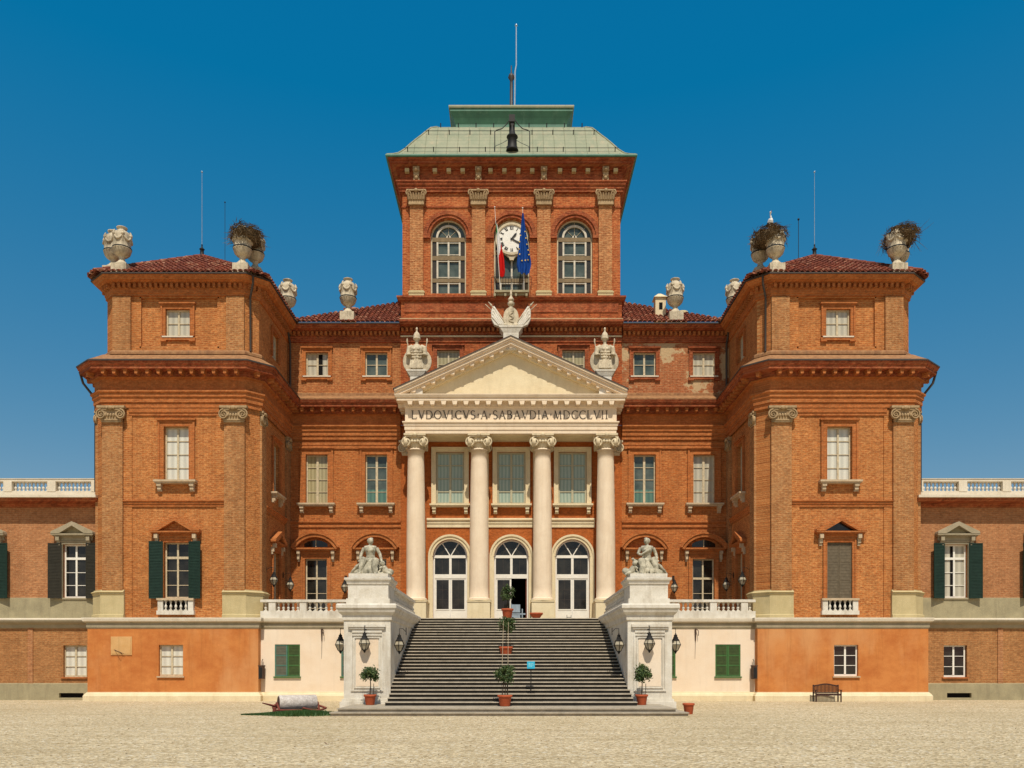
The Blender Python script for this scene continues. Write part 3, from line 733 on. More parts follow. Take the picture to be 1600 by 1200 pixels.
    for i in (0,1,2,3,4,5):
        p0 = Vector(corners[i])+Vector((0,0,.07)); p1 = Vector(ap_)+Vector((0,0,.06)); n = 12
        for k in range(n): b.tube([p0.lerp(p1,k/n), p0.lerp(p1,(k+1.1)/n)], [.11,.085], 6)
    P('ridge_tiles', b, 'tile', roof)
    b = MB(); b.lathe([(.16,0),(.18,.05),(.11,.1),(.1,.38),(.15,.42),(.06,.5),(.03,.62),(.05,.66),(.02,.7)], (ap_[0],ap_[1],ap_[2]-.02), 10); P('finial', b, 'iron', roof)
    b = MB(); b.tube([(ap_[0],ap_[1],ap_[2]+.6),(ap_[0],ap_[1],28.6)], [.022,.014], 5); b.ball((ap_[0],ap_[1],28.62),.05); P('lightning_rod', b, M['gate'], roof)
    if s > 0:
        b = MB(); b.box(X(-3.0),X(-2.5),F+1.2,F+1.7,21.6,22.3); b.frust((X(-3.1),X(-2.4),F+1.1,F+1.8,22.3),(X(-2.85),X(-2.65),F+1.4,F+1.5,22.55)); P('chimney', b, 'red', roof)
        b = MB(); b.tube([(X(1.4),43.6,22.6),(X(1.4),43.6,26.4)],.012,4); b.ball((X(1.4),43.6,26.4),.04); P('aerial', b, 'iron', roof)
    else:
        b = MB(); b.tube([(X(-.95),43.8,22.9),(X(-.95),43.8,25.6)],.016,4); b.ball((X(-.95),43.8,25.6),.06); P('aerial', b, 'iron', roof)
    X = lambda v: cx+v
    # pedestals of pilasters
    for sg in (-1, 1):
        b = MB(); xo = X(sg*(hw+.0)); xi = X(sg*(hw-ch-1.1)); q0 = min(xo,xi); q1 = max(xo,xi)
        if sg < 0: pp = [(q0,F+1.35),(q0,F+cd),(X(-hw+ch),F),(q1,F)]
        else: pp = [(q0,F),(X(hw-ch),F),(q1,F+cd),(q1,F+1.35)]
        b.sweep([(0,Z1+.02),(.26,Z1+.02),(.26,Z1+.16),(.20,Z1+.2),(.20,5.28),(.24,5.32),(.24,5.38),(.30,5.42),(.16,5.5),(.16,5.54),(0,5.56)], pp)
        P('pedestal', b, 'pedestal')
    # capitals
    for v in (-hw+ch+.51, hw-ch-.51): put('capital', CAP_P, palace, (X(v), F-.14, 13.86))
    for sg in (-1, 1):
        put('capital', CAP_S, palace, (X(sg*(hw-.05)), F+cd+.35, 13.86), PI/2*sg)
    if s > 0: put('capital', CAP_S, palace, (X(hw-.02), PY-.4, 13.86), PI/2)
    else: put('capital', CAP_S, palace, (X(-hw+.02), PY-.4, 13.86), -PI/2)
    # podium
    ph = 4.23; pF = F-.4; X = lambda v: cx+v+.08*s
    inn = F+.1
    pl = [(X(-ph),F+2.5 if s>0 else inn),(X(-ph),pF),(X(ph),pF),(X(ph),inn if s>0 else F+2.5)]
    b = MB(); b.wall(X(-ph), X(ph), .0, 3.75, pF, [(cx+(-.02 if s>0 else .08), 1.24, 1.2, 1.55)], .22)
    b.add([(X(-ph),pF,0),(X(-ph),F+2.5,0),(X(-ph),F+2.5,3.75),(X(-ph),pF,3.75)], [(0,3,2,1)])
    b.add([(X(ph),pF,0),(X(ph),F+2.5,0),(X(ph),F+2.5,3.75),(X(ph),pF,3.75)], [(0,1,2,3)])
    P('podium', b, 'podium')
    b = MB(); b.sweep([(0,0),(.16,0),(.16,.26),(.13,.30),(.10,.36),(.05,.40),(.04,.44),(0,.45)], pl); P('plinth', b, 'cream_stone')
    b = MB(); b.sweep([(.01,3.60),(.02,3.60),(.05,3.68),(.05,3.86),(.10,3.90)], pl); P('frieze_band', b, 'greymould')
    b = MB(); b.sweep([(.06,3.89),(.14,3.92),(.18,3.96),(.20,4.06),(.20,4.13),(-.5,Z1+.02)], pl); P('podium_cornice', b, 'whiteband')
    # openings
    if s > 0:
        window((wx,F,5.12),1.25,2.80,sur='tower_trim',sw=.18,cap='pediment',capw=2.5,pane='g_dark',frame='creampaint',transom=.73,rows=(.24,.5),
               shut=('shut_dark','open'),sill='baluster',sillw=1.85)
        window((cx-.02,pF,1.24),1.2,1.55,sill='plain',sillw=1.35,pane='g_white',frame='creampaint',rows=(.32,.64),depth=.2,sillmat='sill')
    else:
        window((wx,F,5.12),1.25,2.80,sur='tower_trim',sw=.18,cap='pediment',capw=2.5,pane='g_dark',frame='creampaint',rows=(.5,),
               shut=('shut_grey','closed'),sill='baluster',sillw=1.85,lunette=True)
        window((cx+.08,pF,1.24),1.2,1.55,sill='plain',sillw=1.35,pane='g_dark',frame='white',rows=(.34,.66),depth=.2,sillmat='sill')
    window((wx,F,11.0),1.25,2.70,sur='tower_trim',sw=.28,cap='flat',sill='bracket',sillw=2.1,pane='g_white',frame='creampaint',rows=(.25,.5,.75))
    window((wx,F+a+.13,18.28),1.22,1.36,sur='tower_trim',sw=.22,cap='flat',sill='ears',sillw=1.75,pane='g_curtain',frame='creampaint',rows=(.5,),depth=.13)
    # inner side windows
    xs = cx+hw*s; rz = PI/2*s
    window((xs,iy,11.0),1.1,2.7,rz,sur='tower_trim',sw=.2,cap='flat',sill='bracket',sillw=1.8,pane='g_curtain')
    window((xs,iy,4.75),1.1,3.1,rz,sur='tower_trim',sw=.18,cap='pediment',capw=2.2,pane='g_curtain')
    xa = XA(hp) if s > 0 else XA(-hp)
    window((xa,iy,18.28),1.1,1.36,rz,sur='tower_trim',sw=.2,pane='g_curtain',rows=(.5,),depth=.15)
    return body
TLC, TRC = -16.84, 16.50
pavilion(TLC, 1, 'l'); pavilion(TRC, -1, 'r')
XL, XR = TLC+4.1, TRC-4.1          # inner flanks
# ---- facade between the towers
low = dict(w=1.25, h=3.72); 
lo_x = (-11.16, -7.76, 7.58, 10.98)
pn_x = (-11.12, -7.72, 7.62, 11.02)
CB = 6.32
for (a0, a1, side) in ((XL, -CB, 0), (CB, XR, 1)):
    b = MB(); hs_ = [(x, Z1+.02, 1.25, 3.72) for x in lo_x if a0 < x < a1]+[(x, 11.02, 1.25, 2.8) for x in pn_x if a0 < x < a1]
    b.wall(a0, a1, Z1-.2, 16.9, PY, hs_, .28); P('facade_wall', b, 'facade')
    b = MB(); b.wall(a0-(.3 if side==0 else 0), a1+(.3 if side==1 else 0), 16.9, 21.1, PY+.05, [(x, 18.33, 1.28, 1.35) for x in pn_x if a0 < x < a1], .2); P('attic_wall', b, 'attic' if side == 0 else 'attic_worn')
    pt = [(a0,PY),(a1,PY)]
    b = MB(); b.sweep([(0,9.66),(.07,9.66),(.07,9.76),(.05,9.80),(.05,9.88),(.14,9.93),(.14,10.0),(0,10.03)], pt); P('string_course', b, 'tower_trim')
    b = MB(); b.sweep([(0,14.15),(.07,14.15),(.07,14.32),(.10,14.36),(.10,14.5),(.02,14.52)], pt)
    b.sweep([(.10,14.66),(.10,14.86),(.16,14.88),(.16,15.08),(.22,15.12),(.22,15.26),(.32,15.36),(.32,15.44),(.10,15.48),(.10,16.02),(.2,16.08)], pt); P('entablature', b, 'tower_trim')
    b = MB(); b.sweep([(.10,16.08),(.30,16.12),(.30,16.34),(.72,16.36),(.72,16.50),(.80,16.56),(.85,16.68),(.85,16.74)], pt); P('cornice', b, 'trim_red')
    b = MB(); b.blocks(pt, .60, 16.24, .20, .30, .20, .56, .35); P('modillions', b, 'tower_trim')
    b = MB(); b.sweep([(.86,16.72),(.87,16.77),(.0,17.22),(.0,17.24)], pt); b.sweep([(.0,17.2),(.1,17.2),(.1,17.32),(.03,17.36),(0,17.36)], [(a0,PY+.05),(a1,PY+.05)]); P('ledge', b, 'ledge')
    b = MB(); ap = [(a0,PY+.05),(a1,PY+.05)]
    b.sweep([(0,20.22),(.08,20.24),(.08,20.34),(.12,20.38),(.12,20.80),(.36,20.83),(.40,20.86),(.52,20.90),(.60,21.02),(.64,21.08),(.3,21.1)], ap); P('eave_cornice', b, 'trim_red')
    b = MB(); b.blocks(ap, .31, 20.70, .13, .19, .20, .26); P('dentils', b, 'tower_trim')
    b = MB(); b.sweep([(.60,21.07),(.70,21.07),(.70,21.13),(.60,21.13)], ap); P('gutter', b, 'lead')
    b = MB(); zr = 24.45
    if side == 0: tile_slope(b, (a0-.5,PY-.62,21.16), (-CB,PY-.62,21.16), (-CB-.3,PY+4.2,zr), (-CB,PY+4.2,zr))
    else: tile_slope(b, (CB,PY-.62,21.16), (a1+.5,PY-.62,21.16), (CB,PY+4.2,zr), (CB+.3,PY+4.2,zr))
    rf = P('roof', b, 'tile')
    if side == 1:
        b = MB(); b.box(8.35,8.95,PY+.6,PY+1.2,21.7,23.1); b.frust((8.25,9.05,PY+.5,PY+1.3,23.1),(8.55,8.7,PY+.8,PY+1.0,23.4)); cmn = P('chimney', b, 'cream_stone', rf)
        b = MB(); b.box(8.56,8.76,PY+.585,PY+.6,22.4,22.8); P('vent_hole', b, 'dark', cmn)
        b = MB(); b.lathe([(.32,0),(.3,.5),(.26,.55)], (10.1,PY+1.6,21.95),10); b.lathe([(.38,0),(.36,.14),(.1,.22)], (10.1,PY+1.6,22.5),10); P('chimney_pot', b, 'pedestal', rf)
    else:
        b = MB(); b.tube([(-9.9,PY+1.5,22.75),(-9.2,PY+1.6,22.85)],.12,6); P('ridge_cap', b, 'tile', rf)
# corner quarter pilaster capitals + downpipes in the corners
for x, sg in ((XL,1),(XR,-1)):
    b = MB(); b.tube([(x+sg*.12,PY-.62,21.05),(x+sg*.12,PY-.45,20.5),(x+sg*.12,PY-.12,20.1),(x+sg*.12,PY-.1,17.4)], .06, 6); P('downpipe', b, 'lead')
for x, sg in ((TLC+3.65,1),(TRC-3.65,-1)):
    b = MB(); b.tube([(x+sg*.4,40.62,21.05),(x+sg*.38,40.65,20.7),(x+sg*.12,41.05,20.2),(x+sg*.12,41.08,17.5)], .055, 6); P('downpipe', b, 'lead')
for x, sg in ((TLC-4.1,-1),(TRC+4.1,1)):
    b = MB(); b.tube([(x+sg*.80,41.3,16.55),(x+sg*.66,41.35,16.0),(x+sg*.3,41.5,15.5),(x+sg*.16,41.6,15.2),(x+sg*.16,41.6,10.6)], .06, 6); P('downpipe', b, 'lead')
# windows of the facade
for i, x in enumerate(lo_x):
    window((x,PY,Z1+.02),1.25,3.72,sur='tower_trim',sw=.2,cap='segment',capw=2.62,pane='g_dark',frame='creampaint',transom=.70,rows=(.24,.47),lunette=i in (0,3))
for i, x in enumerate(pn_x):
    kw = dict(pane='g_ochre',frame='creampaint') if i == 0 else dict(pane='g_curtain',frame='creampaint') if i == 3 else dict(pane='g_tealdark',frame='creampaint',loww=.3)
    window((x,PY,11.02),1.25,2.8,sur='tower_trim',sw=.3,cap='flat',sill='bracket',sillw=2.15,mull=.13,**kw)
for i, x in enumerate(pn_x):
    kw = dict(pane='g_curtain',halfdark=(.04,.22)) if i == 0 else dict(pane='g_curtain') if i == 3 else dict(pane='g_tealdark')
    window((x,PY+.05,18.33),1.28,1.35,sur='trim_red' if i>1 else 'tower_trim',sw=.2,cap='flat',sill='ears',sillw=1.8,rows=(.5,),depth=.15,mull=.11,**kw)
# ---- central block wall behind the columns
BX = (-3.5, 0.0, 3.5)
b = MB()
b.wall(-CB, CB, Z1-.2, 15.5, PY, [(x, Z1+.01, 1.96, 3.86, 'arch') for x in BX]+[(x, 10.98, 1.62, 3.0) for x in BX], .3)
P('portico_wall', b, 'porch')
b = MB()
holes = [(-3.6, 18.2, 1.3, 1.6),(3.55, 18.2, 1.3, 1.6)]
b.wall(-CB, CB, 15.5, 21.3, PY-.02, holes, .2); P('attic_wall', b, 'red')
for x in (-3.6, 3.55): window((x,PY-.02,18.2),1.3,1.6,sur='trim_red',sw=.2,cap='flat',pane='g_ochre',frame='creampaint',rows=(.5,),depth=.15)
b = MB(); q = [(-CB,PY-.02),(CB,PY-.02)]
b.sweep([(0,20.25),(.06,20.25),(.06,20.5),(.02,20.52)], q); b.sweep([(0,20.60),(.14,20.64),(.14,20.98),(.38,21.02),(.5,21.06),(.62,21.2),(.62,21.32),(0,21.36)], q); P('cornice', b, 'trim_red')
b = MB(); b.blocks(q, .34, 20.86, .13, .20, .20, .26); P('dentils', b, 'tower_trim')
b = MB(); b.box(-CB,CB,PY-.12,PY-.05,20.52,20.60); P('fillet', b, 'cream_stone')
# plinth band of the clock tower
b = MB(); b.box(-6.3, 6.3, PY-.14, PY+12, 21.30, 22.72)
P('tower_base', b, 'red')
b = MB(); b.box(-6.1,-.9,PY-.18,PY-.13,21.9,22.45); b.box(.9,6.1,PY-.18,PY-.13,21.9,22.45); psplit('base_panel', b, 'trim_red', palace)
q = [(-6.3,PY+9),(-6.3,PY-.14),(6.3,PY-.14),(6.3,PY+9)]
b = MB(); b.sweep([(0,21.32),(.1,21.34),(.1,21.5),(.04,21.56),(0,21.58)], q); P('base_course', b, 'capital')
b = MB(); b.sweep([(0,22.52),(.12,22.56),(.18,22.66),(.22,22.68),(.22,22.78),(-.3,22.84)], q); P('string_course', b, 'trim_red')
# ---- clock tower
TY = 47.05; th = 6.25
b = MB(); AX = (-3.62, 0.02, 3.64)
b.wall(-th, th, 22.7, 30.6, TY, [(x, 23.12, 2.04, 3.28, 'arch') for x in AX], .35)
b.add([(-th,TY,22.7),(-th,TY+13,22.7),(-th,TY+13,30.6),(-th,TY,30.6)],[(0,3,2,1)]); b.add([(th,TY,22.7),(th,TY+13,22.7),(th,TY+13,30.6),(th,TY,30.6)],[(0,1,2,3)])
b.add([(-th,TY+13,22.7),(th,TY+13,22.7),(th,TY+13,30.6),(-th,TY+13,30.6)],[(0,3,2,1)])
P('clock_tower_wall', b, 'clock_tower')
b = MB()
PX = (-5.42, -1.88, 1.86, 5.38)
for x in PX:
    b = MB(); b.box(x-.38,x+.38,TY-.2,TY+.02,23.2,28.1); P('pilaster', b, 'clock_pil')
for x in PX:
    b = MB(); b.box(x-.44,x+.44,TY-.26,TY,22.84,23.04); b.box(x-.41,x+.41,TY-.235,TY,23.12,23.2); b.box(x-.47,x+.47,TY-.29,TY,23.04,23.12); P('pilaster_base', b, 'pedestal')
def cor_cap():
    mb = MB(); mb.box(-.44,.44,-.22,0,0,.28); mb.box(-.48,.48,-.25,0,.24,.30); mb.box(-.56,.56,-.30,0,.74,.82)
    for i in range(7):
        x = -.42+.14*i; mb.tube([(x,-.22,.28),(x*1.05,-.27,.45),(x*1.15,-.36,.58)], [.08,.085,.05], 6)
    for sg in (-1,1): spiral(mb, (sg*.42,-.32,.6), .17, 1.6, (1,0,0), 0, .045, sg)
    mb.ball((0,-.34,.72),.12,7,5)
    return mesh_from(mb, 'capital', M['capital'])
CC = cor_cap()
for x in PX: put('capital', CC, palace, (x, TY-.12, 28.05))
sq = [(-th,TY+13),(-th,TY),(th,TY),(th,TY+13)]
b = MB(); b.sweep([(0,28.02),(.05,28.02),(.05,28.1),(0,28.12)], sq)
b.sweep([(.0,28.86),(.14,28.88),(.14,29.02),(.20,29.04),(.20,29.18),(.28,29.22),(.28,29.30),(.34,29.36),(.34,29.44),(.12,29.46),(.12,30.06),(.2,30.08),(.2,30.16),(.30,30.18)], sq); P('entablature', b, 'trim_red')
b = MB(); b.sweep([(.2,30.17),(.62,30.22),(.62,30.34),(.70,30.38),(.76,30.50)], sq); P('cornice', b, 'trim_red')
b = MB(); b.sweep([(.70,30.48),(.84,30.48),(.86,30.53),(.84,30.60),(.5,30.68)], sq); P('copper_eave', b, 'copper_dark')
b = MB()
for i in range(16):
    x = -5.95+i*11.9/15
    if min(abs(x-p) for p in PX) > .3: b.box(x-.12,x+.12,TY-.36,TY-.11,29.90,30.10)
P('modillions', b, 'pedestal')
for x in PX:
    b = MB(); b.box(x-.18,x+.18,TY-.44,TY-.1,29.92,30.16); b.box(x-.15,x+.15,TY-.36,TY-.1,29.68,29.92); b.box(x-.17,x+.17,TY-.27,TY-.1,29.42,29.68); b.ball((x,TY-.42,30.0),.13,7,5); b.ball((x,TY-.3,29.58),.11,7,5); P('console', b, 'capital')
for k, x in enumerate(AX):
    b = MB(); b.ring(x,26.4,1.03,1.40,0,PI,TY-.06,TY+.01,22); b.ring(x,26.4,1.20,1.42,0,PI,TY-.13,TY-.058,22); b.ring(x,26.4,1.03,1.10,0,PI,TY-.1,TY-.058,22)
    for sg in (-1,1):
        b.box(min(x+sg*1.03,x+sg*1.46),max(x+sg*1.03,x+sg*1.46),TY-.14,TY+.01,26.24,26.4)
    P('arch_surround', b, 'trim_red')
    # window
    dz = .3; base = (x,TY,23.12); off = Vector(W[palace.name])
    f = MB(); d = .22; hh = 3.28
    f.box(-1.02,-.94,d,d+.06,0,hh); f.box(.94,1.02,d,d+.06,0,hh); f.ring(0,hh,.94,1.02,0,PI,d,d+.06,20)
    f.box(-.94,.94,d,d+.06,0,.07)
    win = link('window', f, M['creampaint'], palace, Vector(base)-off)
    pm = MB(); pm.add([(-1.02,d+.08,0),(1.02,d+.08,0)]+[(1.02*math.cos(PI*i/18),d+.08,hh+1.02*math.sin(PI*i/18)) for i in range(19)], [tuple(range(21))]); link('pane', pm, M['g_tealdark'], win)
    side = MB(); rows = [0,.68,.98,1.98,2.3,3.1]
    for sg in (-1,1): 
        x0_, x1_ = sorted((sg*.64, sg*.94)); side.box(x0_,x1_,d+.02,d+.07,.07,3.1)
    link('side_light', side, M['g_brown'], win)
    oc = MB()
    for z0_, z1_ in ((.72,.94),(2.0,2.24),(3.06,3.30)): oc.box(-.94,.94,d-.03,d+.045,z0_,z1_)
    if k == 1: oc = MB(); oc.box(-.94,.94,d-.03,d+.045,.72,.94); oc.box(-.94,.94,d-.03,d+.045,2.30,2.50)
    link('transom', oc, M['oldwood'], win)
    wb = MB()
    xs_ = (-.64,0,.64) if k != 1 else (-.64,0,.64)
    for xx in xs_:
        for z0_, z1_ in (((.07,.70),(.96,1.98),(2.26,3.04)) if k != 1 else ((.07,.70),(.96,2.28))):
            if k == 1 and xx != 0 and z0_ > .5: continue
            wb.box(xx-.05,xx+.05,d-.02,d+.05,z0_,z1_)
    for z_ in (.66,1.02,1.94,2.32,3.0) if k != 1 else (.66,): wb.box(-.59,.59,d-.01,d+.048,z_-.02,z_+.02)
    if k != 1:
        wb.ring(0,3.3,.60,.72,0,PI,d-.03,d+.05,20); wb.box(-.035,.035,d-.01,d+.05,3.3,3.48); wb.ring(0,3.3,.0,.14,0,PI,d-.01,d+.05,8)
        g2 = MB()
        for an in (45,90,135):
            t = math.radians(an); g2.tube([(.15*math.cos(t),d+.06,3.3+.15*math.sin(t)),(.6*math.cos(t),d+.06,3.3+.6*math.sin(t))],.012,4)
            g2.tube([(.72*math.cos(t),d+.06,3.3+.72*math.sin(t)),(.96*math.cos(t),d+.06,3.3+.96*math.sin(t))],.012,4)
        link('glazing_bar', g2, M['creampaint'], win)
    else: wb.box(-.94,.94,d-.03,d+.05,2.50,2.56)
    link('sash', wb, M['sash'], win)
# clock
ck = MB(); cy_ = TY+.06; cz = 26.22
ck.lathe([(.0001,0),(.80,0),(.80,.10),(.0001,.10)], (0,0,0), 36, False)
ck.xf(Matrix.Translation((0.02,cy_,cz)) @ Matrix.Rotation(PI/2,4,'X')); 
clock = P('clock', ck, 'white')
ck = MB(); ck.ring(.02,cz,.80,.93,0,2*PI,cy_-.16,cy_+.03,36); ck.extr([(-.42+.02,cz-.84),(-.14,cz-1.06),(-.09,cz-1.2),(.13,cz-1.2),(.18,cz-1.06),(.46,cz-.84)][::-1][::-1], cy_-.10, cy_+.02); P('clock_ring', ck, 'creampaint', clock)
def strokes(mb, segs, y0, y1, t):
    for (p, q, th_) in segs:
        p = Vector(p); q = Vector(q); d_ = (q-p).normalized(); n_ = Vector((-d_.y, d_.x))*th_*t/2
        a_ = [p-n_, q-n_, q+n_, p+n_]; mb.extr([(v.x,v.y) for v in a_], y0, y1)
nm = MB(); ROM = ['XII','I','II','III','IIII','V','VI','VII','VIII','IX','X','XI']
for i, r_ in enumerate(ROM):
    an = i*PI/6; ww = {'I':.055,'V':.10,'X':.11}; tot = sum(ww[c] for c in r_); x = -tot/2; hh = .19
    segs = []
    for c in r_:
        w_ = ww[c]
        if c == 'I': segs.append(((x+w_/2,-hh/2),(x+w_/2,hh/2),1))
        elif c == 'V': segs += [((x+w_/2,-hh/2),(x+.015,hh/2),1.1),((x+w_/2,-hh/2),(x+w_-.015,hh/2),.7)]
        else: segs += [((x+w_-.015,-hh/2),(x+.015,hh/2),1.1),((x+.015,-hh/2),(x+w_-.015,hh/2),.7)]
        x += w_
    R2 = Matrix.Rotation(-an,2); c0 = Vector((.02+.63*math.sin(an), cz+.63*math.cos(an)))
    strokes(nm, [(R2@Vector(p)+c0, R2@Vector(q)+c0, t) for p,q,t in segs], cy_-.118, cy_-.101, .034)
P('clock_numerals', nm, 'iron', clock)
for ang, ln, wd in ((40, .46, .11), (118, .62, .09)):
    t = math.radians(ang); hb = MB(); d_ = Vector((math.sin(t), math.cos(t))); n_ = Vector((d_.y,-d_.x)); o_ = Vector((.02,cz))
    pts = [o_-d_*.08-n_*.03, o_-d_*.08+n_*.03, o_+d_*ln*.7+n_*wd/2, o_+d_*ln, o_+d_*ln*.7-n_*wd/2]
    hb.extr([(p.x,p.y) for p in pts], cy_-.14-(.01 if ang==40 else 0), cy_-.125-(.01 if ang==40 else 0)); P('clock_hand', hb, 'iron', clock)
# balcony under the clock
b = MB(); b.box(-.95,1.0,TY-.75,TY-.13,22.86,22.98); b.box(-.85,.9,TY-.6,TY-.05,22.74,22.86)
for x in (-1.0,-.4,.2,.8): b.box(x,x+.12,TY-.72,TY-.3,22.66,22.8)
bal = P('balcony', b, 'grey_stone')
b = MB()
for x in [-1.12+.16*i for i in range(15)]: b.tube([(x,TY-.72,22.98),(x,TY-.72,23.72)],.012,4)
b.tube([(-1.12,TY-.1,23.72),(-1.12,TY-.72,23.72),(1.12,TY-.72,23.72),(1.12,TY-.1,23.72)],.02,5); P('railing', b, 'iron', bal)
# ---- mansard roof
mp = []
for i in range(13):
    t = i/12
    out = .84-3.07*t if False else None
prof = [(.80,30.60),(.5,30.80),(.22,31.03),(-.1,31.45),(-.4,31.95),(-.7,32.42),(-1.0,32.86),(-1.25,33.25),(-1.475,33.58),(-1.79,33.84),(-2.2,33.95),(-3.6,34.0)]
ring = [(-th,TY+13),(-th,TY),(th,TY),(th,TY+13),(-th,TY+13)]
b = MB()
for i in range(len(prof)-1):
    o0, z0_ = prof[i]; o1, z1_ = prof[i+1]
    r0 = [(-th-o0,TY-o0),(th+o0,TY-o0),(th+o0,TY+13+o0),(-th-o0,TY+13+o0)]; r1 = [(-th-o1,TY-o1),(th+o1,TY-o1),(th+o1,TY+13+o1),(-th-o1,TY+13+o1)]
    b.add([(x,y,z0_) for x,y in r0]+[(x,y,z1_) for x,y in r1], [(k,(k+1)%4,4+(k+1)%4,4+k) for k in range(4)])
b.box(-4,4,TY+2.5,TY+10.5,33.8,34.0)
roof = P('mansard_roof', b, 'copper')
b = MB()
def at(z):
    for i in range(len(prof)-1):
        if prof[i][1] <= z <= prof[i+1][1]:
            t = (z-prof[i][1])/(prof[i+1][1]-prof[i][1]); return prof[i][0]+(prof[i+1][0]-prof[i][0])*t
for z in (31.2, 32.9):
    o_ = at(z)+.12; o2 = at(z+.2)-.05; b.tube([(-th-o2,TY-o_,z+.14),(th+o2,TY-o_,z+.14)],.018,4)
    n = 9
    for k in range(n):
        e2 = th+at(z+.2)-.25; x = -e2+2*e2*k/(n-1); b.tube([(x,TY-o_+.15,z-.05),(x,TY-o_,z+.2)],.025,4)
for k in range(9):
    o_ = at(33.78)+.05; x = -4.2+8.4*k/8; b.tube([(x,TY-o_,33.72),(x,TY-o_-.02,33.98)],.03,4)
P('snow_guard', b, 'iron', roof)
# standing seams
b = MB()
for k in range(-10,11):
    x = k*.62
    pts = [(x,TY-o,z+.01) for o,z in prof if abs(x) < th+o-.02]
    if len(pts) > 1: b.tube(pts,.016,4)
for sg in (-1,1): b.tube([(sg*(th+o),TY-o,z) for o,z in prof],.05,5)
P('roof_seams', b, 'copper', roof)
# upper lantern block
LY = 50.5; lh = 3.42
b = MB(); b.box(-lh,lh,LY,LY+6.84,33.7,35.7); lan = P('roof_lantern', b, 'copper_dark')
sq2 = [(-lh,LY+6.84),(-lh,LY),(lh,LY),(lh,LY+6.84)]
b = MB(); b.sweep([(0,35.1),(.10,35.3),(.28,35.62),(.34,35.7),(.34,35.86),(.0,35.9)], sq2); P('lantern_cornice', b, 'copper_dark', lan)
b = MB(); b.sweep([(.30,35.87),(.40,35.87),(.42,35.96),(.40,36.02),(.0,36.08)], sq2)
b.add([(-lh-.4,LY-.4,36.02),(lh+.4,LY-.4,36.02),(lh+.4,LY+7.24,36.02),(-lh-.4,LY+7.24,36.02),(0,LY+3.4,36.95)], [(0,1,4),(1,2,4),(2,3,4),(3,0,4)]); P('lantern_roof', b, 'copper', lan)
b = MB(); c_ = (0,LY+3.4,36.8); b.lathe([(.30,0),(.34,.12),(.16,.2),(.16,.5),(.30,.56),(.24,.68),(.24,.95),(.34,1.1),(.20,1.28),(.11,1.4),(.10,3.2),(.09,3.4),(.22,3.62),(.16,3.8),(.05,3.9),(.03,4.4)], c_, 12); P('finial', b, 'lead', lan)
b = MB(); X0 = .26; b.tube([(X0-.06,LY+3.4,36.6),(X0-.02,LY+3.4,40.8),(X0+.06,LY+3.4,41.2),(X0+.06,LY+3.4,43.8)], [.07,.06,.055,.045], 6); b.ball((X0+.06,LY+3.4,43.85),.09); P('lightning_rod', b, M['gate'], lan)
# bell hung in front of the mansard
by = TY-.05
b = MB(); b.lathe([(.33,0),(.36,.03),(.31,.12),(.27,.3),(.25,.75),(.33,.80),(.30,.86),(.20,.95),(.15,1.15),(.10,1.3),(.05,1.5)], (0.05,by,31.25), 16)
bell = thing('bell', 'dark bronze bell hanging in front of the pale green mansard roof', 'bell', (0.05,by,31.35)); link('bell_body', b, M['iron'], bell, world=True)
b = MB(); b.box(-.13,.2,by-.1,by+.9,32.9,33.3); b.tube([(-.95,by-.1,31.2),(-.95,by-.1,32.3),(-.85,by-.05,32.42),(-.55,by+.1,32.6),(-.3,by+.2,32.9),(-.1,by+.3,33.25)],.028,5)
b.tube([(1.05,by-.1,31.2),(1.05,by-.1,32.3),(.95,by-.05,32.42),(.65,by+.1,32.6),(.4,by+.2,32.9),(.2,by+.3,33.25)],.028,5)
b.tube([(0.05,by,32.8),(0.05,by+.3,33.0),(0.05,by+1.6,34.2)],.05,5); b.box(-.03,.13,by-.05,by+.05,32.7,33.0)
link('bell_bracket', b, M['iron'], bell, world=True)

# ---- portico
CY = PY-1.1; CXs = (-5.33,-1.80,1.74,5.27)
for x in CXs:
    b = MB(); H0, H1 = 5.55, 13.78
    pr = []
    for i in range(15):
        t = i/14; r = .53 if t < .3 else .53-.085*((t-.3)/.7)**1.5; pr.append((r, H0+(H1-H0)*t))
    b.lathe([(.60,5.40),(.62,5.45),(.60,5.50),(.55,5.53)]+pr+[(.49,13.70),(.49,13.76),(.44,13.80)], (x,CY,0), 32)
    col = P('column', b, 'column')
    b = MB(); b.box(x-.62,x+.62,CY-.62,PY-.02,Z1+.01,5.28); b.box(x-.66,x+.66,CY-.66,PY-.02,5.28,5.33); b.lathe([(.66,5.33),(.70,5.37),(.66,5.42)], (x,CY,0), 24); P('pedestal', b, 'cream_stone', col)
    put('capital', CAP_C, col, (x, CY, 13.72))
    # pilaster behind
    o_ = -.42 if x < -5 else .42 if x > 5 else 0
    b = MB(); b.box(x+o_-.5,x+o_+.5,PY-.16,PY+.02,5.4,13.9); P('pilaster', b, 'porch' if abs(x) > 5 else 'cream_stone')
    put('capital', CAP_PW, palace, (x+o_, PY-.12, 13.72))
for k in range(3):
    b = MB(); x0_, x1_ = CXs[k]+.5, CXs[k+1]-.5; q = [(x0_,PY),(x1_,PY)]
    b.sweep([(0,9.66),(.06,9.66),(.06,9.84),(.10,9.88),(.10,10.0),(.17,10.06),(.17,10.14),(0,10.2)], q); P('string_course', b, 'cream_stone')
ep = [(-5.86,PY),(-5.86,PY-1.62),(5.80,PY-1.62),(5.80,PY)]
b = MB(); b.sweep([(-.3,14.58),(0,14.58),(0,14.76),(.04,14.78),(.04,14.96),(.08,15.0),(.08,15.1),(.15,15.16),(.15,15.22),(.01,15.24),(.01,15.98),(.1,16.04)], ep); ent = P('entablature', b, 'column')
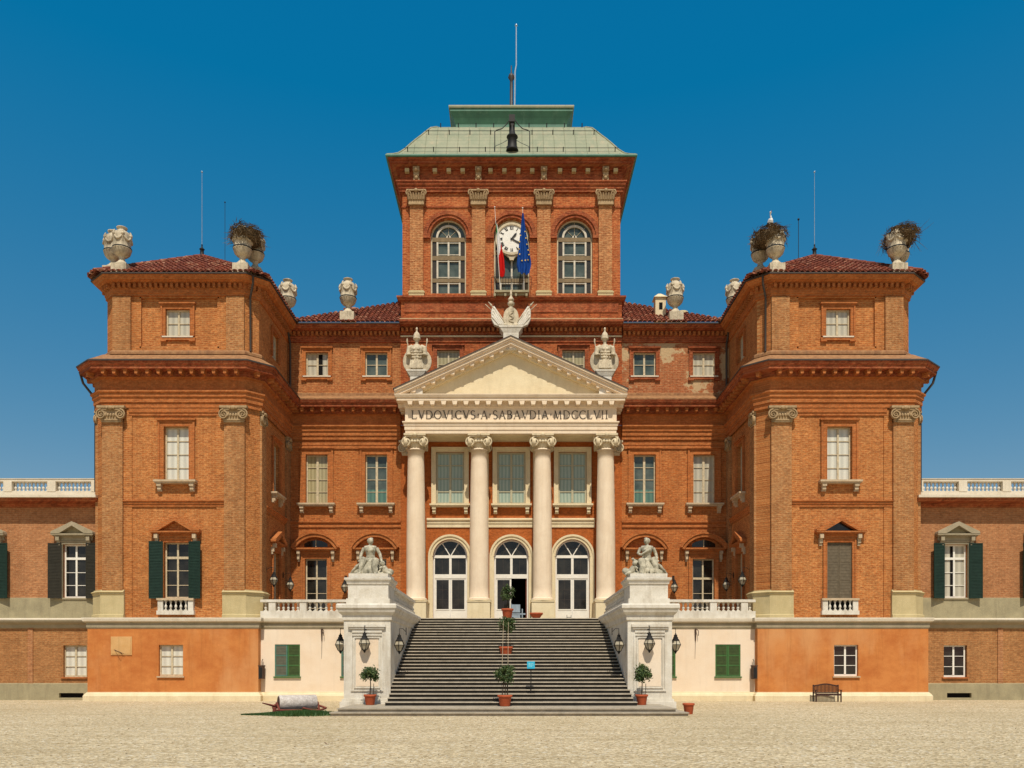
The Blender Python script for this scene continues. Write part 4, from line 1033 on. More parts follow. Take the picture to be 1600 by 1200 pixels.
b = MB(); b.box(-5.6,5.55,PY-1.35,PY-.02,14.55,14.62); P('soffit', b, 'cream_stone', ent)
b = MB(); b.sweep([(0,16.0),(.08,16.02),(.10,16.24),(.42,16.27),(.42,16.40),(.48,16.44),(.54,16.56),(.54,16.60),(0,16.64)], ep); P('cornice', b, 'column', ent)
b = MB(); b.blocks([ep[1],ep[2]], .41, 16.16, .29, .30, .20, .60, .3); b.blocks([ep[0],ep[1]], .41, 16.16, .29, .30, .20, .60, .3); b.blocks([ep[2],ep[3]], .41, 16.16, .29, .30, .20, .60, .3); P('modillions', b, 'column', ent)
# pediment
hw_ = 6.36; y0 = PY-1.62; apz = 19.72; cx0 = -.03; zt = 16.64
b = MB(); b.extr([(cx0-5.75,zt),(cx0+5.75,zt),(cx0,zt+5.75*.445)], y0+.12, PY-.05); ped = P('pediment', b, 'cream_stone')
sl = (apz-16.85)/hw_
def rake(mb, lo, hi, yo):     # band parallel to the slope between vertical offsets below the top line
    for sg in (-1,1):
        xe = hw_+(0.0)
        poly = [(cx0+sg*xe, apz-sl*xe-lo), (cx0, apz-lo), (cx0, apz-hi), (cx0+sg*xe, apz-sl*xe-hi)]
        if sg < 0: poly = poly[::-1]
        mb.extr(poly, yo, PY-.05)
b = MB(); rake(b,.0,.10,y0-.60); rake(b,.10,.20,y0-.54); rake(b,.20,.36,y0-.46); rake(b,.36,.42,y0-.40)
P('raking_cornice', b, 'column', ped)
b = MB()
for sg in (-1,1):
    for i in range(11):
        x = sg*(.0+5.35*(i+ .0)/10) if i else 0
        if i == 0 and sg > 0: continue
        z = apz-sl*abs(x)-.42; cxx = cx0+x
        w_ = .13
        w_ = .15; poly = [(cxx-w_*.72, z-.13), (cxx+w_*.72, z-.13), (cxx+w_, z+.08), (cxx-w_, z+.08)]
        b.extr(poly, y0-.36, y0+.13)
P('raking_modillions', b, 'column', ped)
b = MB()
for sg in (-1,1):
    poly = [(cx0+sg*6.0, apz-sl*6.0-.42),(cx0, apz-.42),(cx0, apz-.66),(cx0+sg*5.4, apz-sl*5.4-.66)]
    b.extr(poly if sg>0 else poly[::-1], y0-.1, y0+.13)
P('bed_moulding', b, 'cream_stone', ped)
b = MB()
for sg in (-1,1):
    poly = [(cx0+sg*(hw_+.06), apz-sl*(hw_+.06)+.002),(cx0+sg*(hw_+.06), apz-sl*(hw_+.06)+.05),(cx0, apz+.05),(cx0, apz+.002)]
    b.extr(poly if sg<0 else poly[::-1], y0-.64, PY)
P('lead_flashing', b, 'lead', ped)
# inscription
def letter(c):
    K = .9; T = .45       # thick, thin factors
    import math as m_
    def arc(cx, cy, rx, ry, a0, a1, n=9):
        r = []
        for i in range(n):
            p = m_.radians(a0+(a1-a0)*i/n); q_ = m_.radians(a0+(a1-a0)*(i+1)/n); mid = (p+q_)/2
            r.append(((cx+rx*m_.cos(p), cy+ry*m_.sin(p)), (cx+rx*m_.cos(q_), cy+ry*m_.sin(q_)), T+(K-T)*abs(m_.cos(mid))))
        return r
    sf = lambda x, y, w=.13: ((x-w, y),(x+w, y), .35)
    if c == 'L': return .62, [((.1,0),(.1,1),K),((.02,.02),(.56,.02),T),((.56,0),(.60,.2),T), sf(.1,.98)]
    if c == 'V': return .80, [((.42,0),(.08,1),K),((.40,0),(.74,1),T), sf(.08,.98), sf(.74,.98,.10)]
    if c == 'D': return .84, [((.1,0),(.1,1),K),((.02,.02),(.38,.02),T),((.02,.98),(.38,.98),T)]+arc(.36,.5,.40,.48,-90,90)
    if c == 'O': return .92, arc(.44,.5,.40,.49,0,360,16)
    if c == 'I': return .34, [((.14,0),(.14,1),K), sf(.14,.98), sf(.14,.02)]
    if c == 'C': return .80, arc(.46,.5,.40,.49,50,310,12)+[((.74,.98),(.74,.78),T),((.74,.02),(.74,.22),T)]
    if c == 'S': return .60, arc(.28,.74,.22,.25,40,270,9)+arc(.28,.25,.24,.25,-140,90,9)+[((.46,.98),(.46,.82),T)]
    if c == 'A': return .80, [((.72,0),(.38,1),K),((.06,0),(.38,1),T),((.2,.36),(.58,.36),T), sf(.06,.02,.09), sf(.72,.02,.1)]
    if c == 'B': return .68, [((.1,0),(.1,1),K),((.02,.02),(.32,.02),T),((.02,.98),(.32,.98),T),((.1,.53),(.32,.53),T)]+arc(.3,.755,.24,.225,-90,90,7)+arc(.3,.275,.30,.255,-90,90,7)
    if c == 'M': return 1.0, [((.10,0),(.16,1),T),((.16,1),(.48,.02),K),((.48,.02),(.78,1),T),((.78,1),(.86,0),K), sf(.1,.02,.09), sf(.86,.02,.1)]
    if c == '.': return .34, [((.10,.5),(.22,.5),2.0)]
    return .4, []
txt = 'LVDOVICVS.A.SABAVDIA.MDCCLVII'; hL = .46
tot = sum(letter(c)[0]+.16 for c in txt); x0_, x1_ = -5.50, 5.42; kx = (x1_-x0_)/tot; x = x0_
lt = MB()
for c in txt:
    w_, segs = letter(c)
    strokes(lt, [((x+p[0]*kx, 15.38+p[1]*hL), (x+q_[0]*kx, 15.38+q_[1]*hL), t) for p,q_,t in segs], y0-.035, y0-.006, .05)
    x += (w_+.16)*kx
P('inscription', lt, 'letter', ent)
# portico windows and doors
for x in BX:
    window((x,PY,10.98),1.62,3.0,sur='cream_stone',sw=.24,pane='g_teal',frame='tealframe',rows=(.25,.5,.75),sill='bracket',sillw=2.3,sillmat='cream_stone',mull=.12,stile=.10,depth=.16,bar=.055)
for k, x in enumerate(BX):
    off = Vector(W[palace.name]); base = Vector((x,PY,Z1+.01))
    s_ = MB(); hh = 3.86; r = .98
    s_.ring(0,hh,r,r+.25,0,PI,-.07,.02,24); s_.ring(0,hh,r+.16,r+.27,0,PI,-.13,-.068,24); s_.ring(0,hh,r,r+.05,0,PI,-.10,-.068,24)
    for sg in (-1,1):
        a0,a1 = sorted((sg*r,sg*(r+.25))); s_.box(a0,a1,-.07,.02,0,hh); a0,a1 = sorted((sg*(r+.16),sg*(r+.27))); s_.box(a0,a1,-.13,-.068,0,hh)
    door = link('arched_door', s_, M['cream_stone'], palace, base-off)
    f = MB(); d = .17
    f.ring(0,hh,r-.09,r,0,PI,d,d+.07,24); f.box(-r,r,d-.02,d+.08,hh-.07,hh+.09)
    for sg in (-1,1):
        a0,a1 = sorted((sg*(r-.09),sg*r)); f.box(a0,a1,d,d+.07,0,hh-.07)
    f.box(-.07,.07,d-.01,d+.075,2.62,hh-.07); f.box(-r+.09,r-.09,d-.02,d+.078,2.62,2.86)
    for sg in (-1,1):
        t = math.radians(90-sg*31); f.tube([(0,d+.03,hh+.02),((r-.07)*math.cos(t),d+.03,hh+(r-.07)*math.sin(t))],.035,6)
    link('door_frame', f, M['white'], door)
    g2 = MB(); g2.add([(-r,d+.05,hh),(r,d+.05,hh)]+[(r*math.cos(PI*i/18),d+.05,hh+r*math.sin(PI*i/18)) for i in range(1,18)], [tuple(range(19))])
    g2.box(-r+.09,r-.09,d+.04,d+.06,2.86,hh-.07); link('transom_pane', g2, M['g_dark'], door)
    g3 = MB()
    for a0, a1 in ((20,70),(110,160)): pass
    for i in range(3):
        t0 = math.radians(12+i*56); g3.ring(0,hh,.50,.52,t0,t0+.75,d+.03,d+.045,8)
    for xx in (-.47,.47): g3.box(xx-.007,xx+.007,d+.03,d+.045,2.86,hh-.07)
    link('glazing_bar', g3, M['lead'], door)
    for sg in (-1,1):
        if k == 1 and sg > 0: continue
        lf = MB(); a0,a1 = sorted((sg*.005,sg*(r-.09))); q_ = d+.01
        lf.box(a0,a0+.09,q_,q_+.05,0,2.62); lf.box(a1-.09,a1,q_,q_+.05,0,2.62); lf.box(a0+.09,a1-.09,q_,q_+.05,2.54,2.62); lf.box(a0+.09,a1-.09,q_,q_+.05,0,.84)
        lf.box(a0+.05,a1-.05,q_-.02,q_+.001,.80,.86)
        link('door_leaf', lf, M['white'], door)
        gp_ = MB(); gp_.box(a0+.09,a1-.09,q_+.02,q_+.03,.84,2.54); link('pane', gp_, M['g_dark'], door)
        gb = MB(); m_x = (a0+a1)/2; gb.box(m_x-.006,m_x+.006,q_+.01,q_+.018,.84,2.54)
        for z in (1.4,1.97): gb.box(a0+.09,a1-.09,q_+.008,q_+.018,z-.009,z+.009)
        link('glazing_bar', gb, M['lead'], door)
    if k == 1:    # open leaf: dark hall behind
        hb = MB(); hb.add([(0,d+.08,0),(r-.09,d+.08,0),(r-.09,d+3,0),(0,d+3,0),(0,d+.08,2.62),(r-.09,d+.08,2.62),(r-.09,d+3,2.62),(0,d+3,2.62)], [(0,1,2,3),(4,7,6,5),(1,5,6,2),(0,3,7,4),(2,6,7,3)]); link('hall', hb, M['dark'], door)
        lf = MB(); lf.box(r-.15,r-.10,d+.06,d+.95,0,2.62); link('door_leaf', lf, M['rwood'], door)
b = MB(); gy = PY-.35
for x in (.0,.62): b.box(x-.03,x+.03,gy-.02,gy+.02,Z1+.01,Z1+1.15 if x<.1 else Z1+.85)
b.box(.03,.50,gy-.004,gy+.004,Z1+.65,Z1+1.1); b.box(.03,.50,gy-.004,gy+.004,Z1+.05,Z1+.5); b.box(-.2,.8,gy-.01,gy+.012,Z1+.52,Z1+.60)
scr = link('door_screen', b, M['gate']); tag(scr, 'low glass and metal screen standing in the open middle doorway', 'screen')
o = MB(); 
for x in (3.05,3.28): o.box(x-.012,x+.012,PY-1.9,PY-1.87,Z1,Z1+.42)
o.box(3.05,3.28,PY-1.895,PY-1.875,Z1+.27,Z1+.30)
bs = link('boot_scraper', o, M['iron']); tag(bs, 'small black iron boot scraper before the right arched door', 'boot scraper')

# ------------------------------------------------------------------ side wings
def wing(sg, xin, cx0_, label):
    WF = 42.0; L = 23.0; xo = xin+sg*L
    wg = thing('side_wing', label, 'building', ((xin+xo)/2, WF, 0), 0, 'low wings flanking the palace')
    a0, a1 = sorted((xin, xo)); cxs = [cx0_+sg*4.55*k for k in range(5) if abs(cx0_+sg*4.55*k) < abs(xo)-1]
    p = [(a0,WF),(a1,WF)]
    up = lambda n, b, m: P(n, b, m, wg)
    b = MB(); b.wall(a0, a1, .80, 3.9, WF, [(x, 1.17, 1.2, 1.63) for x in cxs], .25); up('base_wall', b, 'wing_dark')
    b = MB()
    for x in cxs:
        for e_ in (-2.27,):
            if a0 < x+e_ < a1: b.box(x+e_-.13, x+e_+.13, WF-.05, WF+.01, .84, 3.7)
    psplit('pilaster_strip', b, 'wing', wg)
    b = MB(); b.wall(a0, a1, 0, .82, WF-.14, [(x+.12*sg, .12, 1.25, .24) for x in cxs], .2); b.add([(a0,WF-.14,.82),(a1,WF-.14,.82),(a1,WF,.86),(a0,WF,.86)],[(0,1,2,3)]); up('plinth', b, 'grey_stone')
    b = MB()
    for x in cxs: b.box(x+.12*sg-.62,x+.12*sg+.62,WF+.02,WF+.05,.12,.36)
    psplit('cellar_vent', b, 'dark', wg)
    b = MB(); b.sweep([(0,3.66),(.06,3.70),(.10,3.86),(.24,3.92),(.32,4.02),(.32,4.08)], p); up('string_course', b, 'greymould')
    b = MB(); b.sweep([(.30,4.07),(.34,4.08),(.34,4.13),(0,4.20)], p); up('string_cap', b, 'whiteband')
    b = MB(); b.wall(a0, a1, 4.15, 5.22, WF-.03, (), .1); b.add([(a0,WF-.03,5.22),(a1,WF-.03,5.22),(a1,WF,5.24),(a0,WF,5.24)],[(0,1,2,3)]); up('stone_band', b, 'grey_stone')
    b = MB(); b.wall(a0, a1, 5.2, 10.1, WF, [(x, 5.22, 1.21, 2.75) for x in cxs], .28); up('wall', b, 'wing')
    b = MB(); b.sweep([(0,9.86),(.10,9.90),(.14,10.02),(.60,10.06),(.66,10.12),(.70,10.24)], p); up('cornice', b, 'trim_red')
    b = MB(); b.sweep([(.68,10.22),(.76,10.24),(.76,10.36),(-.6,10.42)], p); b.box(a0,a1,WF-.35,WF+.05,10.40,10.62); up('parapet_base', b, 'whiteband')
    b = MB(); b.box(a0,a1,WF-.35,WF+.02,11.12,11.24); b.box(a0,a1,WF-.38,WF+.05,11.24,11.27); rail = up('balustrade_rail', b, 'whiteband')
    BW = baluster_mesh(.51,.085,M['marble'])
    x = xin; first = True; nb = 0
    while abs(x-xin) < L:
        b = MB(); w_ = .42; q0, q1 = sorted((x, x+sg*w_)); b.box(q0,q1,WF-.37,WF+.04,10.605,11.118); up('balustrade_post', b, 'whiteband')
        nxt = x+sg*2.23
        for k in range(9):
            if nb >= 96: break
            xx = x+sg*(w_+(2.23-w_)*(k+.5)/9)
            if abs(xx-xin) > L: break
            o = bpy.data.objects.new('baluster', BW); scene.collection.objects.link(o); o.parent = wg
            o.location = Vector((xx, WF-.16, 10.61))-Vector(W[wg.name]); nb += 1
        x = nxt
    # body behind, flat roof
    b = MB(); b.box(a0,a1,WF+.3,WF+9,0,10.3); up('roof_deck', b, 'grey_stone')
    for i, x in enumerate(cxs):
        if sg < 0: kw = dict(pane='g_dark')
        else: kw = dict(pane='g_curtain', halfdark=(-.14,.0))
        window((x,WF,5.22),1.21,2.75,parent=wg,sur='greymould',sw=.16,cap='pediment',capw=2.15,frame='white',transom=.74,rows=(.24,.48),
               shut=('shut_brown' if sg<0 and i==0 else 'shut_dark','open'),sill='plain',sillw=1.9,sillmat='greymould',**kw)
        window((x-.03,WF,1.17),1.2,1.63,parent=wg,sill='plain',sillw=1.35,sillmat='tower_trim',frame='creampaint' if sg<0 else 'white',
               pane='g_white' if sg<0 else 'g_dark',rows=(.33,.66))
    return wg
wing(-1, -20.92, -22.35, 'low brick wing with roof balustrade left of the palace, dark panes and dark shutters')
wing(1, 20.5, 22.75, 'low brick wing with roof balustrade right of the palace, pale curtains behind the panes')

# sundial plaque on the left podium
b = MB(); b.box(-19.82,-18.78,40.565,40.60,2.28,3.20); b.box(-19.76,-18.84,40.55,40.566,2.34,3.14); pl_ = P('sundial', b, 'plaque')
b = MB(); b.tube([(-19.6,40.54,2.5),(-19.3,40.3,2.45),(-19.25,40.54,2.35)],.012,4); b.tube([(-19.65,40.54,2.55),(-19.15,40.5,2.35)],.01,4); P('gnomon', b, 'rust', pl_)

# ------------------------------------------------------------------ terrace
ter = thing('terrace', 'cream plastered terrace wall with green shuttered windows either side of the staircase', 'terrace', (0,41.0,0))
T_ = lambda n, b, m, p=None: P(n, b, m, p or ter)
iL, iR = TLC+.08+4.23, TRC-.08-4.23
TWY = 41.0; SL, SR = -4.76, 4.58; PLx, PRx = -6.60, 6.33
for (a0, a1, cxs) in ((iL, PLx+.02, (-11.2,-7.88)), (PRx-.02, iR, (7.58,10.83))):
    b = MB(); b.wall(a0, a1, 0, 3.7, TWY, [(x, 1.22, 1.26, 1.6) for x in cxs], .18); T_('terrace_wall', b, 'cream')
    p = [(a0,TWY),(a1,TWY)]
    b = MB(); b.sweep([(0,0),(.16,0),(.16,.26),(.13,.30),(.10,.36),(.05,.40),(.04,.44),(0,.45)], p); T_('plinth', b, 'cream_stone')
    b = MB(); b.sweep([(.0,3.58),(.02,3.60),(.05,3.68),(.05,3.86),(.10,3.90)], p); T_('frieze_band', b, 'greymould')
    b = MB(); b.sweep([(.06,3.89),(.14,3.92),(.18,3.96),(.20,4.06),(.20,4.13),(-.5,Z1+.0)], p); T_('terrace_cornice', b, 'whiteband')
    for x in cxs:
        lm = ('shut_teal','shut_green') if x < 0 else 'shut_green'
        window((x,TWY,1.22),1.26,1.6,parent=ter,frame='shut_green',pane='g_dark',rows=(),shut=(lm,'closed',.05),sill='plain',sillw=1.36,sillmat='shut_green',depth=.14)
b = MB(); b.box(XL-.0,XR,TWY+.45,PY+.3,3.8,Z1-.015); b.box(SL-.2,SR+.2,TWY-.0,TWY+.46,3.8,Z1-.018); b.box(XL,PLx+.02,TWY+.02,TWY+.46,3.8,Z1-.02); b.box(PRx-.02,XR,TWY+.02,TWY+.46,3.8,Z1-.02)
T_('terrace_floor', b, 'step')
def balustrade(label, a0, a1, posts, bays):
    t = thing('balustrade', label, 'balustrade', ((a0+a1)/2, TWY+.12, Z1), 0, 'stone balustrades along the terrace edge')
    b = MB(); b.box(a0,a1,TWY-.08,TWY+.30,Z1+.004,4.48); P('base_rail', b, 'marble', t)
    b = MB(); b.box(a0,a1,TWY-.10,TWY+.32,4.93,5.03); b.box(a0,a1,TWY-.07,TWY+.29,5.03,5.06); P('top_rail', b, 'marble', t)
    for q in posts:
        b = MB(); b.box(q-.17,q+.17,TWY-.07,TWY+.29,4.482,4.928); P('post', b, 'marble', t)
    BB = baluster_mesh(.45,.085,M['marble'])
    for (c0,c1,n) in bays:
        for k in range(n):
            o = bpy.data.objects.new('baluster', BB); scene.collection.objects.link(o); o.parent = t
            o.location = Vector((c0+(c1-c0)*(k+.5)/n, TWY+.11, 4.48))-Vector(W[t.name])
    return t
balustrade('white marble balustrade between left tower and left stair pedestal', iL+.0, PLx+.2, (-11.95,-10.4,-6.8), ((-12.5,-12.12,1),(-11.78,-10.57,5),(-10.23,-6.97,12)))
balustrade('white marble balustrade between right stair pedestal and right tower', PRx-.2, iR, (6.9,10.1,11.65), ((7.07,9.93,12),(10.27,11.48,5),(11.82,12.07,1)))

# ------------------------------------------------------------------ staircase
st = thing('staircase', 'wide flight of stone steps with shaded risers rising between two marble piers to the terrace', 'staircase', (0,31,0))
S_ = lambda n, b, m, p=None: P(n, b, m, p or st)
b = MB(); b.box(-6.30,6.16,28.55,32.4,0,.125); S_('lower_platform', b, 'step')
b = MB(); b.box(-6.12,5.80,28.95,32.6,.129,.25); S_('upper_platform', b, 'step')
b = MB(); b.box(-6.16,5.84,28.90,29.3,.212,.254); b.box(-6.33,6.19,28.5,28.9,.087,.129); S_('platform_nosing', b, 'step')
N = 27; Z0s = .254; rs = (4.12-Z0s)/N; tr = .38; ys = 30.85
for i in range(N):
    z0_, z1_ = Z0s+rs*i, Z0s+rs*(i+1); y_ = ys+tr*i
    x0_, x1_ = (SL-.0, SR+.16) if i == 0 else (SL+.04, SR+.06) if i < 4 else (SL,SR)
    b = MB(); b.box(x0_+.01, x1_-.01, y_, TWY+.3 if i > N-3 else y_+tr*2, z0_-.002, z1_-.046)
    s1 = S_('step', b, 'riser_shade')
    b = MB(); f = .045; e_ = random.uniform(-.004,.004)
    b.add([(x0_,y_-f,z1_-.034+e_),(x1_,y_-f,z1_-.034-e_),(x1_,y_-f+.016,z1_+e_),(x0_,y_-f+.016,z1_)],[(0,1,2,3)]); 
    xj = [x0_]
    while xj[-1] < x1_-1.2: xj.append(min(x1_, xj[-1]+random.uniform(1.1,2.4)))
    xj[-1] = x1_
    for q0, q1 in zip(xj, xj[1:]): b.box(q0+.004,q1-.004,y_-f+.0161+random.uniform(-.006,.004),y_+tr+.02,z1_-.045,z1_+random.uniform(-.005,.003))
    b.add([(x0_,y_-f,z1_-.034),(x1_,y_-f,z1_-.034),(x1_,y_-f+.02,z1_-.045),(x0_,y_-f+.02,z1_-.045)],[(0,3,2,1)])
    S_('tread', b, 'step', s1)
for sg, (a0, a1) in ((-1,(PLx,SL)),(1,(SR,PRx))):
    F0 = 32.3; cx = (a0+a1)/2; w_ = a1-a0
    pier = MB(); pier.box(a0,a1,F0,TWY+.35,0,3.72); pr = S_('stair_pier', pier, 'marble')
    b = MB(); b.box(a0-.14,a1+.02 if sg<0 else a1+.14,F0-.14,F0+1.9,0,.34) if sg<0 else b.box(a0-.02,a1+.14,F0-.14,F0+1.9,0,.34)
    b.box(a0-.07,a1+.07,F0-.07,F0+1.85,.34,.44); S_('pier_base', b, 'marble', pr)
    b = MB(); q = [(a0,TWY-.2),(a0,F0),(a1,F0),(a1,TWY+.2)]
    b.sweep([(0,3.52),(.05,3.56),(.06,3.74),(.12,3.80),(.18,3.86),(.22,3.98),(.26,4.02),(.26,4.14),(.22,4.19),(-.8,4.2)], q); S_('pier_cornice', b, 'marble', pr)
    b = MB(); px0, px1 = cx-.64, cx+.64
    for (u0,u1,v0,v1) in ((px0,px0+.06,.75,3.0),(px1-.06,px1,.75,3.0),(px0+.06,px1-.06,.75,.81),(px0+.06,px1-.06,2.94,3.0),(px0+.12,px0+.16,.87,2.88),(px1-.16,px1-.12,.87,2.88),(px0+.16,px1-.16,.87,.91),(px0+.16,px1-.16,2.84,2.88)): b.box(u0,u1,F0-.045,F0+.01,v0,v1)
    b.box(px0-.1,px1+.1,F0-.12,F0,3.28,3.38); b.box(px0-.05,px1+.05,F0-.08,F0,3.20,3.28); b.box(px0+.05,px1-.05,F0-.05,F0,3.06,3.14)
    S_('panel_moulding', b, 'marble', pr)
    b = MB(); b.box(px0+.2,px1-.2,F0-.012,F0+.01,.95,2.8); S_('panel', b, 'cream', pr)
    b = MB(); b.box(a0+.06,a1-.06,F0+.16,F0+2.0,4.2,4.42); b.box(a0+.12,a1-.12,F0+.22,F0+1.94,4.42,5.14); S_('plinth', b, 'marble', pr)
    b = MB(); q = [(a0+.12,F0+1.94),(a0+.12,F0+.22),(a1-.12,F0+.22),(a1-.12,F0+1.94)]
    b.sweep([(0,4.98),(.04,5.0),(.06,5.10),(.12,5.16),(.13,5.24),(.02,5.26)], q); b.box(a0+.14,a1-.14,F0+.24,F0+1.92,5.2,5.42); S_('plinth_cap', b, 'marble', pr)
    # balustrade running back along the top of the pier wall, on the stair side
    xb = a1-.25 if sg < 0 else a0+.25
    side = 'left' if sg < 0 else 'right'
    t = thing('balustrade', 'marble balustrade running back from the %s statue to the terrace' % side, 'balustrade', (xb,37,4.2), 0, 'stone balustrades flanking the stairs')
    b = MB(); b.box(xb-.16,xb+.16,F0+2.02,TWY+.3,4.205,4.45); P('base_rail', b, 'marble', t)
    b = MB(); b.box(xb-.18,xb+.18,F0+2.02,TWY+.3,4.90,5.02); P('top_rail', b, 'marble', t)
    BB = baluster_mesh(.45,.085,M['marble'])
    for k in range(26):
        o = bpy.data.objects.new('baluster', BB); scene.collection.objects.link(o); o.parent = t
        o.location = Vector((xb, F0+2.3+k*.28, 4.45))-Vector(W[t.name])

# ------------------------------------------------------------------ urns, nests, stork
def urn():
    t = thing('urn', '', 'urn', (0,0,0), 0, 'carved stone urns along the roof edges')
    b = MB(); b.box(-.38,.38,-.38,.38,-.22,.24); link('base', b, M['urn'], t)
    b = MB(); b.lathe([(.36,.24),(.34,.30),(.24,.38),(.15,.50),(.13,.60),(.17,.66),(.17,.70)], n=18)
    link('foot', b, M['urn'], t)
    b = MB(); b.lathe([(.15,.66),(.27,.73),(.37,.84),(.43,1.02)], n=36, flute=.05, fk=18); b.lathe([(.44,1.02),(.46,1.06),(.44,1.10),(.42,1.12),(.425,1.3),(.44,1.5),(.445,1.66),(.42,1.78),(.36,1.87),(.27,1.93),(.20,1.97),(.19,2.06),(.25,2.10),(.26,2.14),(.20,2.17)], n=20)
    link('bowl', b, M['urn'], t)
    b = MB()
    for k in range(6):
        a0 = k*PI/3; a1 = a0+PI/3; pts = []
        for i in range(9):
            u = i/8; an = a0+(a1-a0)*u; pts.append((.445*math.cos(an), .445*math.sin(an), 1.68-.26*math.sin(PI*u)))
        b.tube(pts, [.03+.035*math.sin(PI*i/8) for i in range(9)], 6)
        b.ball((.44*math.cos(a0),.44*math.sin(a0),1.70), .09, 8, 6, 1,1,1.2); b.tube([(.44*math.cos(a0),.44*math.sin(a0),1.66),(.44*math.cos(a0),.44*math.sin(a0),1.36)],[.05,.015],6)
        b.tube([(.46*math.cos(a0),.46*math.sin(a0),1.78),(.40*math.cos(a0),.40*math.sin(a0),1.90)],[.05,.03],6)
    link('garland', b, M['urn'], t)
    b = MB(); b.lathe([(.46,0),(.47,.03),(.46,.06)],(0,0,0),24)
    b.xf(Matrix.Translation((0,0,1.06)) ); link('metal_band', b, M['iron'], t)
    return t
U0 = urn()
urns = [((-19.40,40.85,21.42),'pale carved urn at outer front corner of left tower roof'),
 ((-20.50,42.2,21.95),'urn behind the front one at the outer corner of left tower roof'),
 ((-13.40,40.85,21.42),'front urn under the stork nest at the inner corner of left tower'),
 ((-13.12,42.0,21.75),'side urn under the stork nest at the inner corner of left tower'),
 ((13.15,40.85,21.42),'front urn under the nest where the white stork stands'),
 ((12.75,42.0,21.75),'side urn beneath the nest where the white stork stands'),
 ((19.20,40.85,21.42),'front urn beneath the ragged nest at the far right corner'),
 ((19.95,42.1,21.75),'rear urn beneath the ragged nest at the far right corner'),
 ((-12.75,46.75,21.5),'urn half hidden behind the inner eave of the left tower'),
 ((-9.32,46.8,21.58),'tall urn on the tiled roof between left tower and clock tower'),
 ((9.35,46.8,21.58),'tall urn beside the white chimney on the tiled roof'),
 ((12.72,46.75,21.5),'urn half hidden behind the inner eave of the right tower')]
for i, (p, lb) in enumerate(urns):
    sc = 1.0 if i < 8 else 1.04
    if i == 0: U0.location = p; U0['label'] = lb; o = U0
    else: o = dup(U0, p, 0, lb, sc)
def nest(c, rx, ry, h, label, seed, drop=.5):
    random.seed(seed); b = MB()
    def twig(p, d, L, r):
        p = Vector(p); d = Vector(d).normalized(); k = d.cross(Vector((0,0,1)))
        if k.length < .05: k = Vector((1,0,0))
        mid = p+d*L*.5+k.normalized()*random.uniform(-.08,.08)*L; b.tube([p-d*L*.0, mid, p+d*L], [r,r*.8,r*.3], 3, False)
    for i in range(1500):
        t = random.uniform(0,2*PI); rr = random.random()**.5; z = random.uniform(0,h)
        kk = (.80+.20*min(1,z/h*1.6))*(1 if z < h*.8 else .86)
        p = (rx*rr*kk*math.cos(t), ry*rr*kk*math.sin(t), z)
        tang = (-math.sin(t)+random.uniform(-.7,.7), math.cos(t)+random.uniform(-.7,.7), random.uniform(-.22,.16)); twig(p, tang, random.uniform(.15,.40), random.uniform(.009,.022))
    for i in range(80):
        t = random.uniform(0,2*PI); kk = random.uniform(.8,1.02)
        p = (rx*kk*math.cos(t), ry*kk*math.sin(t), random.uniform(.1*h,.8*h)); twig(p, (random.uniform(-.5,.5)+.3*math.cos(t), random.uniform(-.5,.5), random.uniform(-1.5,.2)), random.uniform(.15,drop), .011)
    b.ball((0,0,h*.45), 1, 12, 7, rx*.8, ry*.8, h*.48)
    o = link('nest', b, M['twig'], None, c); tag(o, label, 'nest', 'stork nests on the tower urns')
nest((-13.28,41.12,22.85), .84, 1.08, .74, 'bushy twig nest filling two urns at inner corner of left tower', 3)
nest((12.92,41.15,22.82), .86, 1.08, .74, 'dark twig nest under the white stork on two urns', 5)
nest((19.5,41.12,22.82), .80, 1.08, .76, 'ragged twig nest on two urns at far right corner of palace', 9, .8)
random.seed(11)
sk = thing('stork', 'white stork with black wings standing on the nest of the right tower', 'stork', (13.05,41.3,23.68))
b = MB(); b.tube([(0,.10,.28),(0,.02,.42),(0,-.06,.52),(.02,-.08,.60)],[.10,.15,.12,.05],10); b.tube([(0,-.06,.50),(-.02,-.12,.62),(-.03,-.08,.74),(-.03,-.11,.82)],[.08,.045,.035,.04],8); b.ball((-.03,-.13,.84),.055,8,6,1,1.25,1)
b.tube([(0,.06,.32),(0,.22,.20)],[.10,.04],8)
link('body', remeshed(b,'body',M['feather'],.018,2), M['feather'], sk)
b = MB(); b.tube([(-.03,-.17,.835),(-.06,-.40,.79)],[.022,.005],6); link('beak', b, M['beak'], sk)
for sg in (-1,1):
    b = MB(); b.lathe([(.001,-.17),(.05,-.14),(.085,-.02),(.08,.08),(.001,.16)],(sg*.10,.07,.34),8,True,.55,1.5); link('wing', b, M['blackf'], sk)
    b = MB(); b.tube([(sg*.05,.0,.30),(sg*.05,.04,.12),(sg*.05,.0,-.08)],[.02,.014,.012],5); link('leg', b, M['beak'], sk)

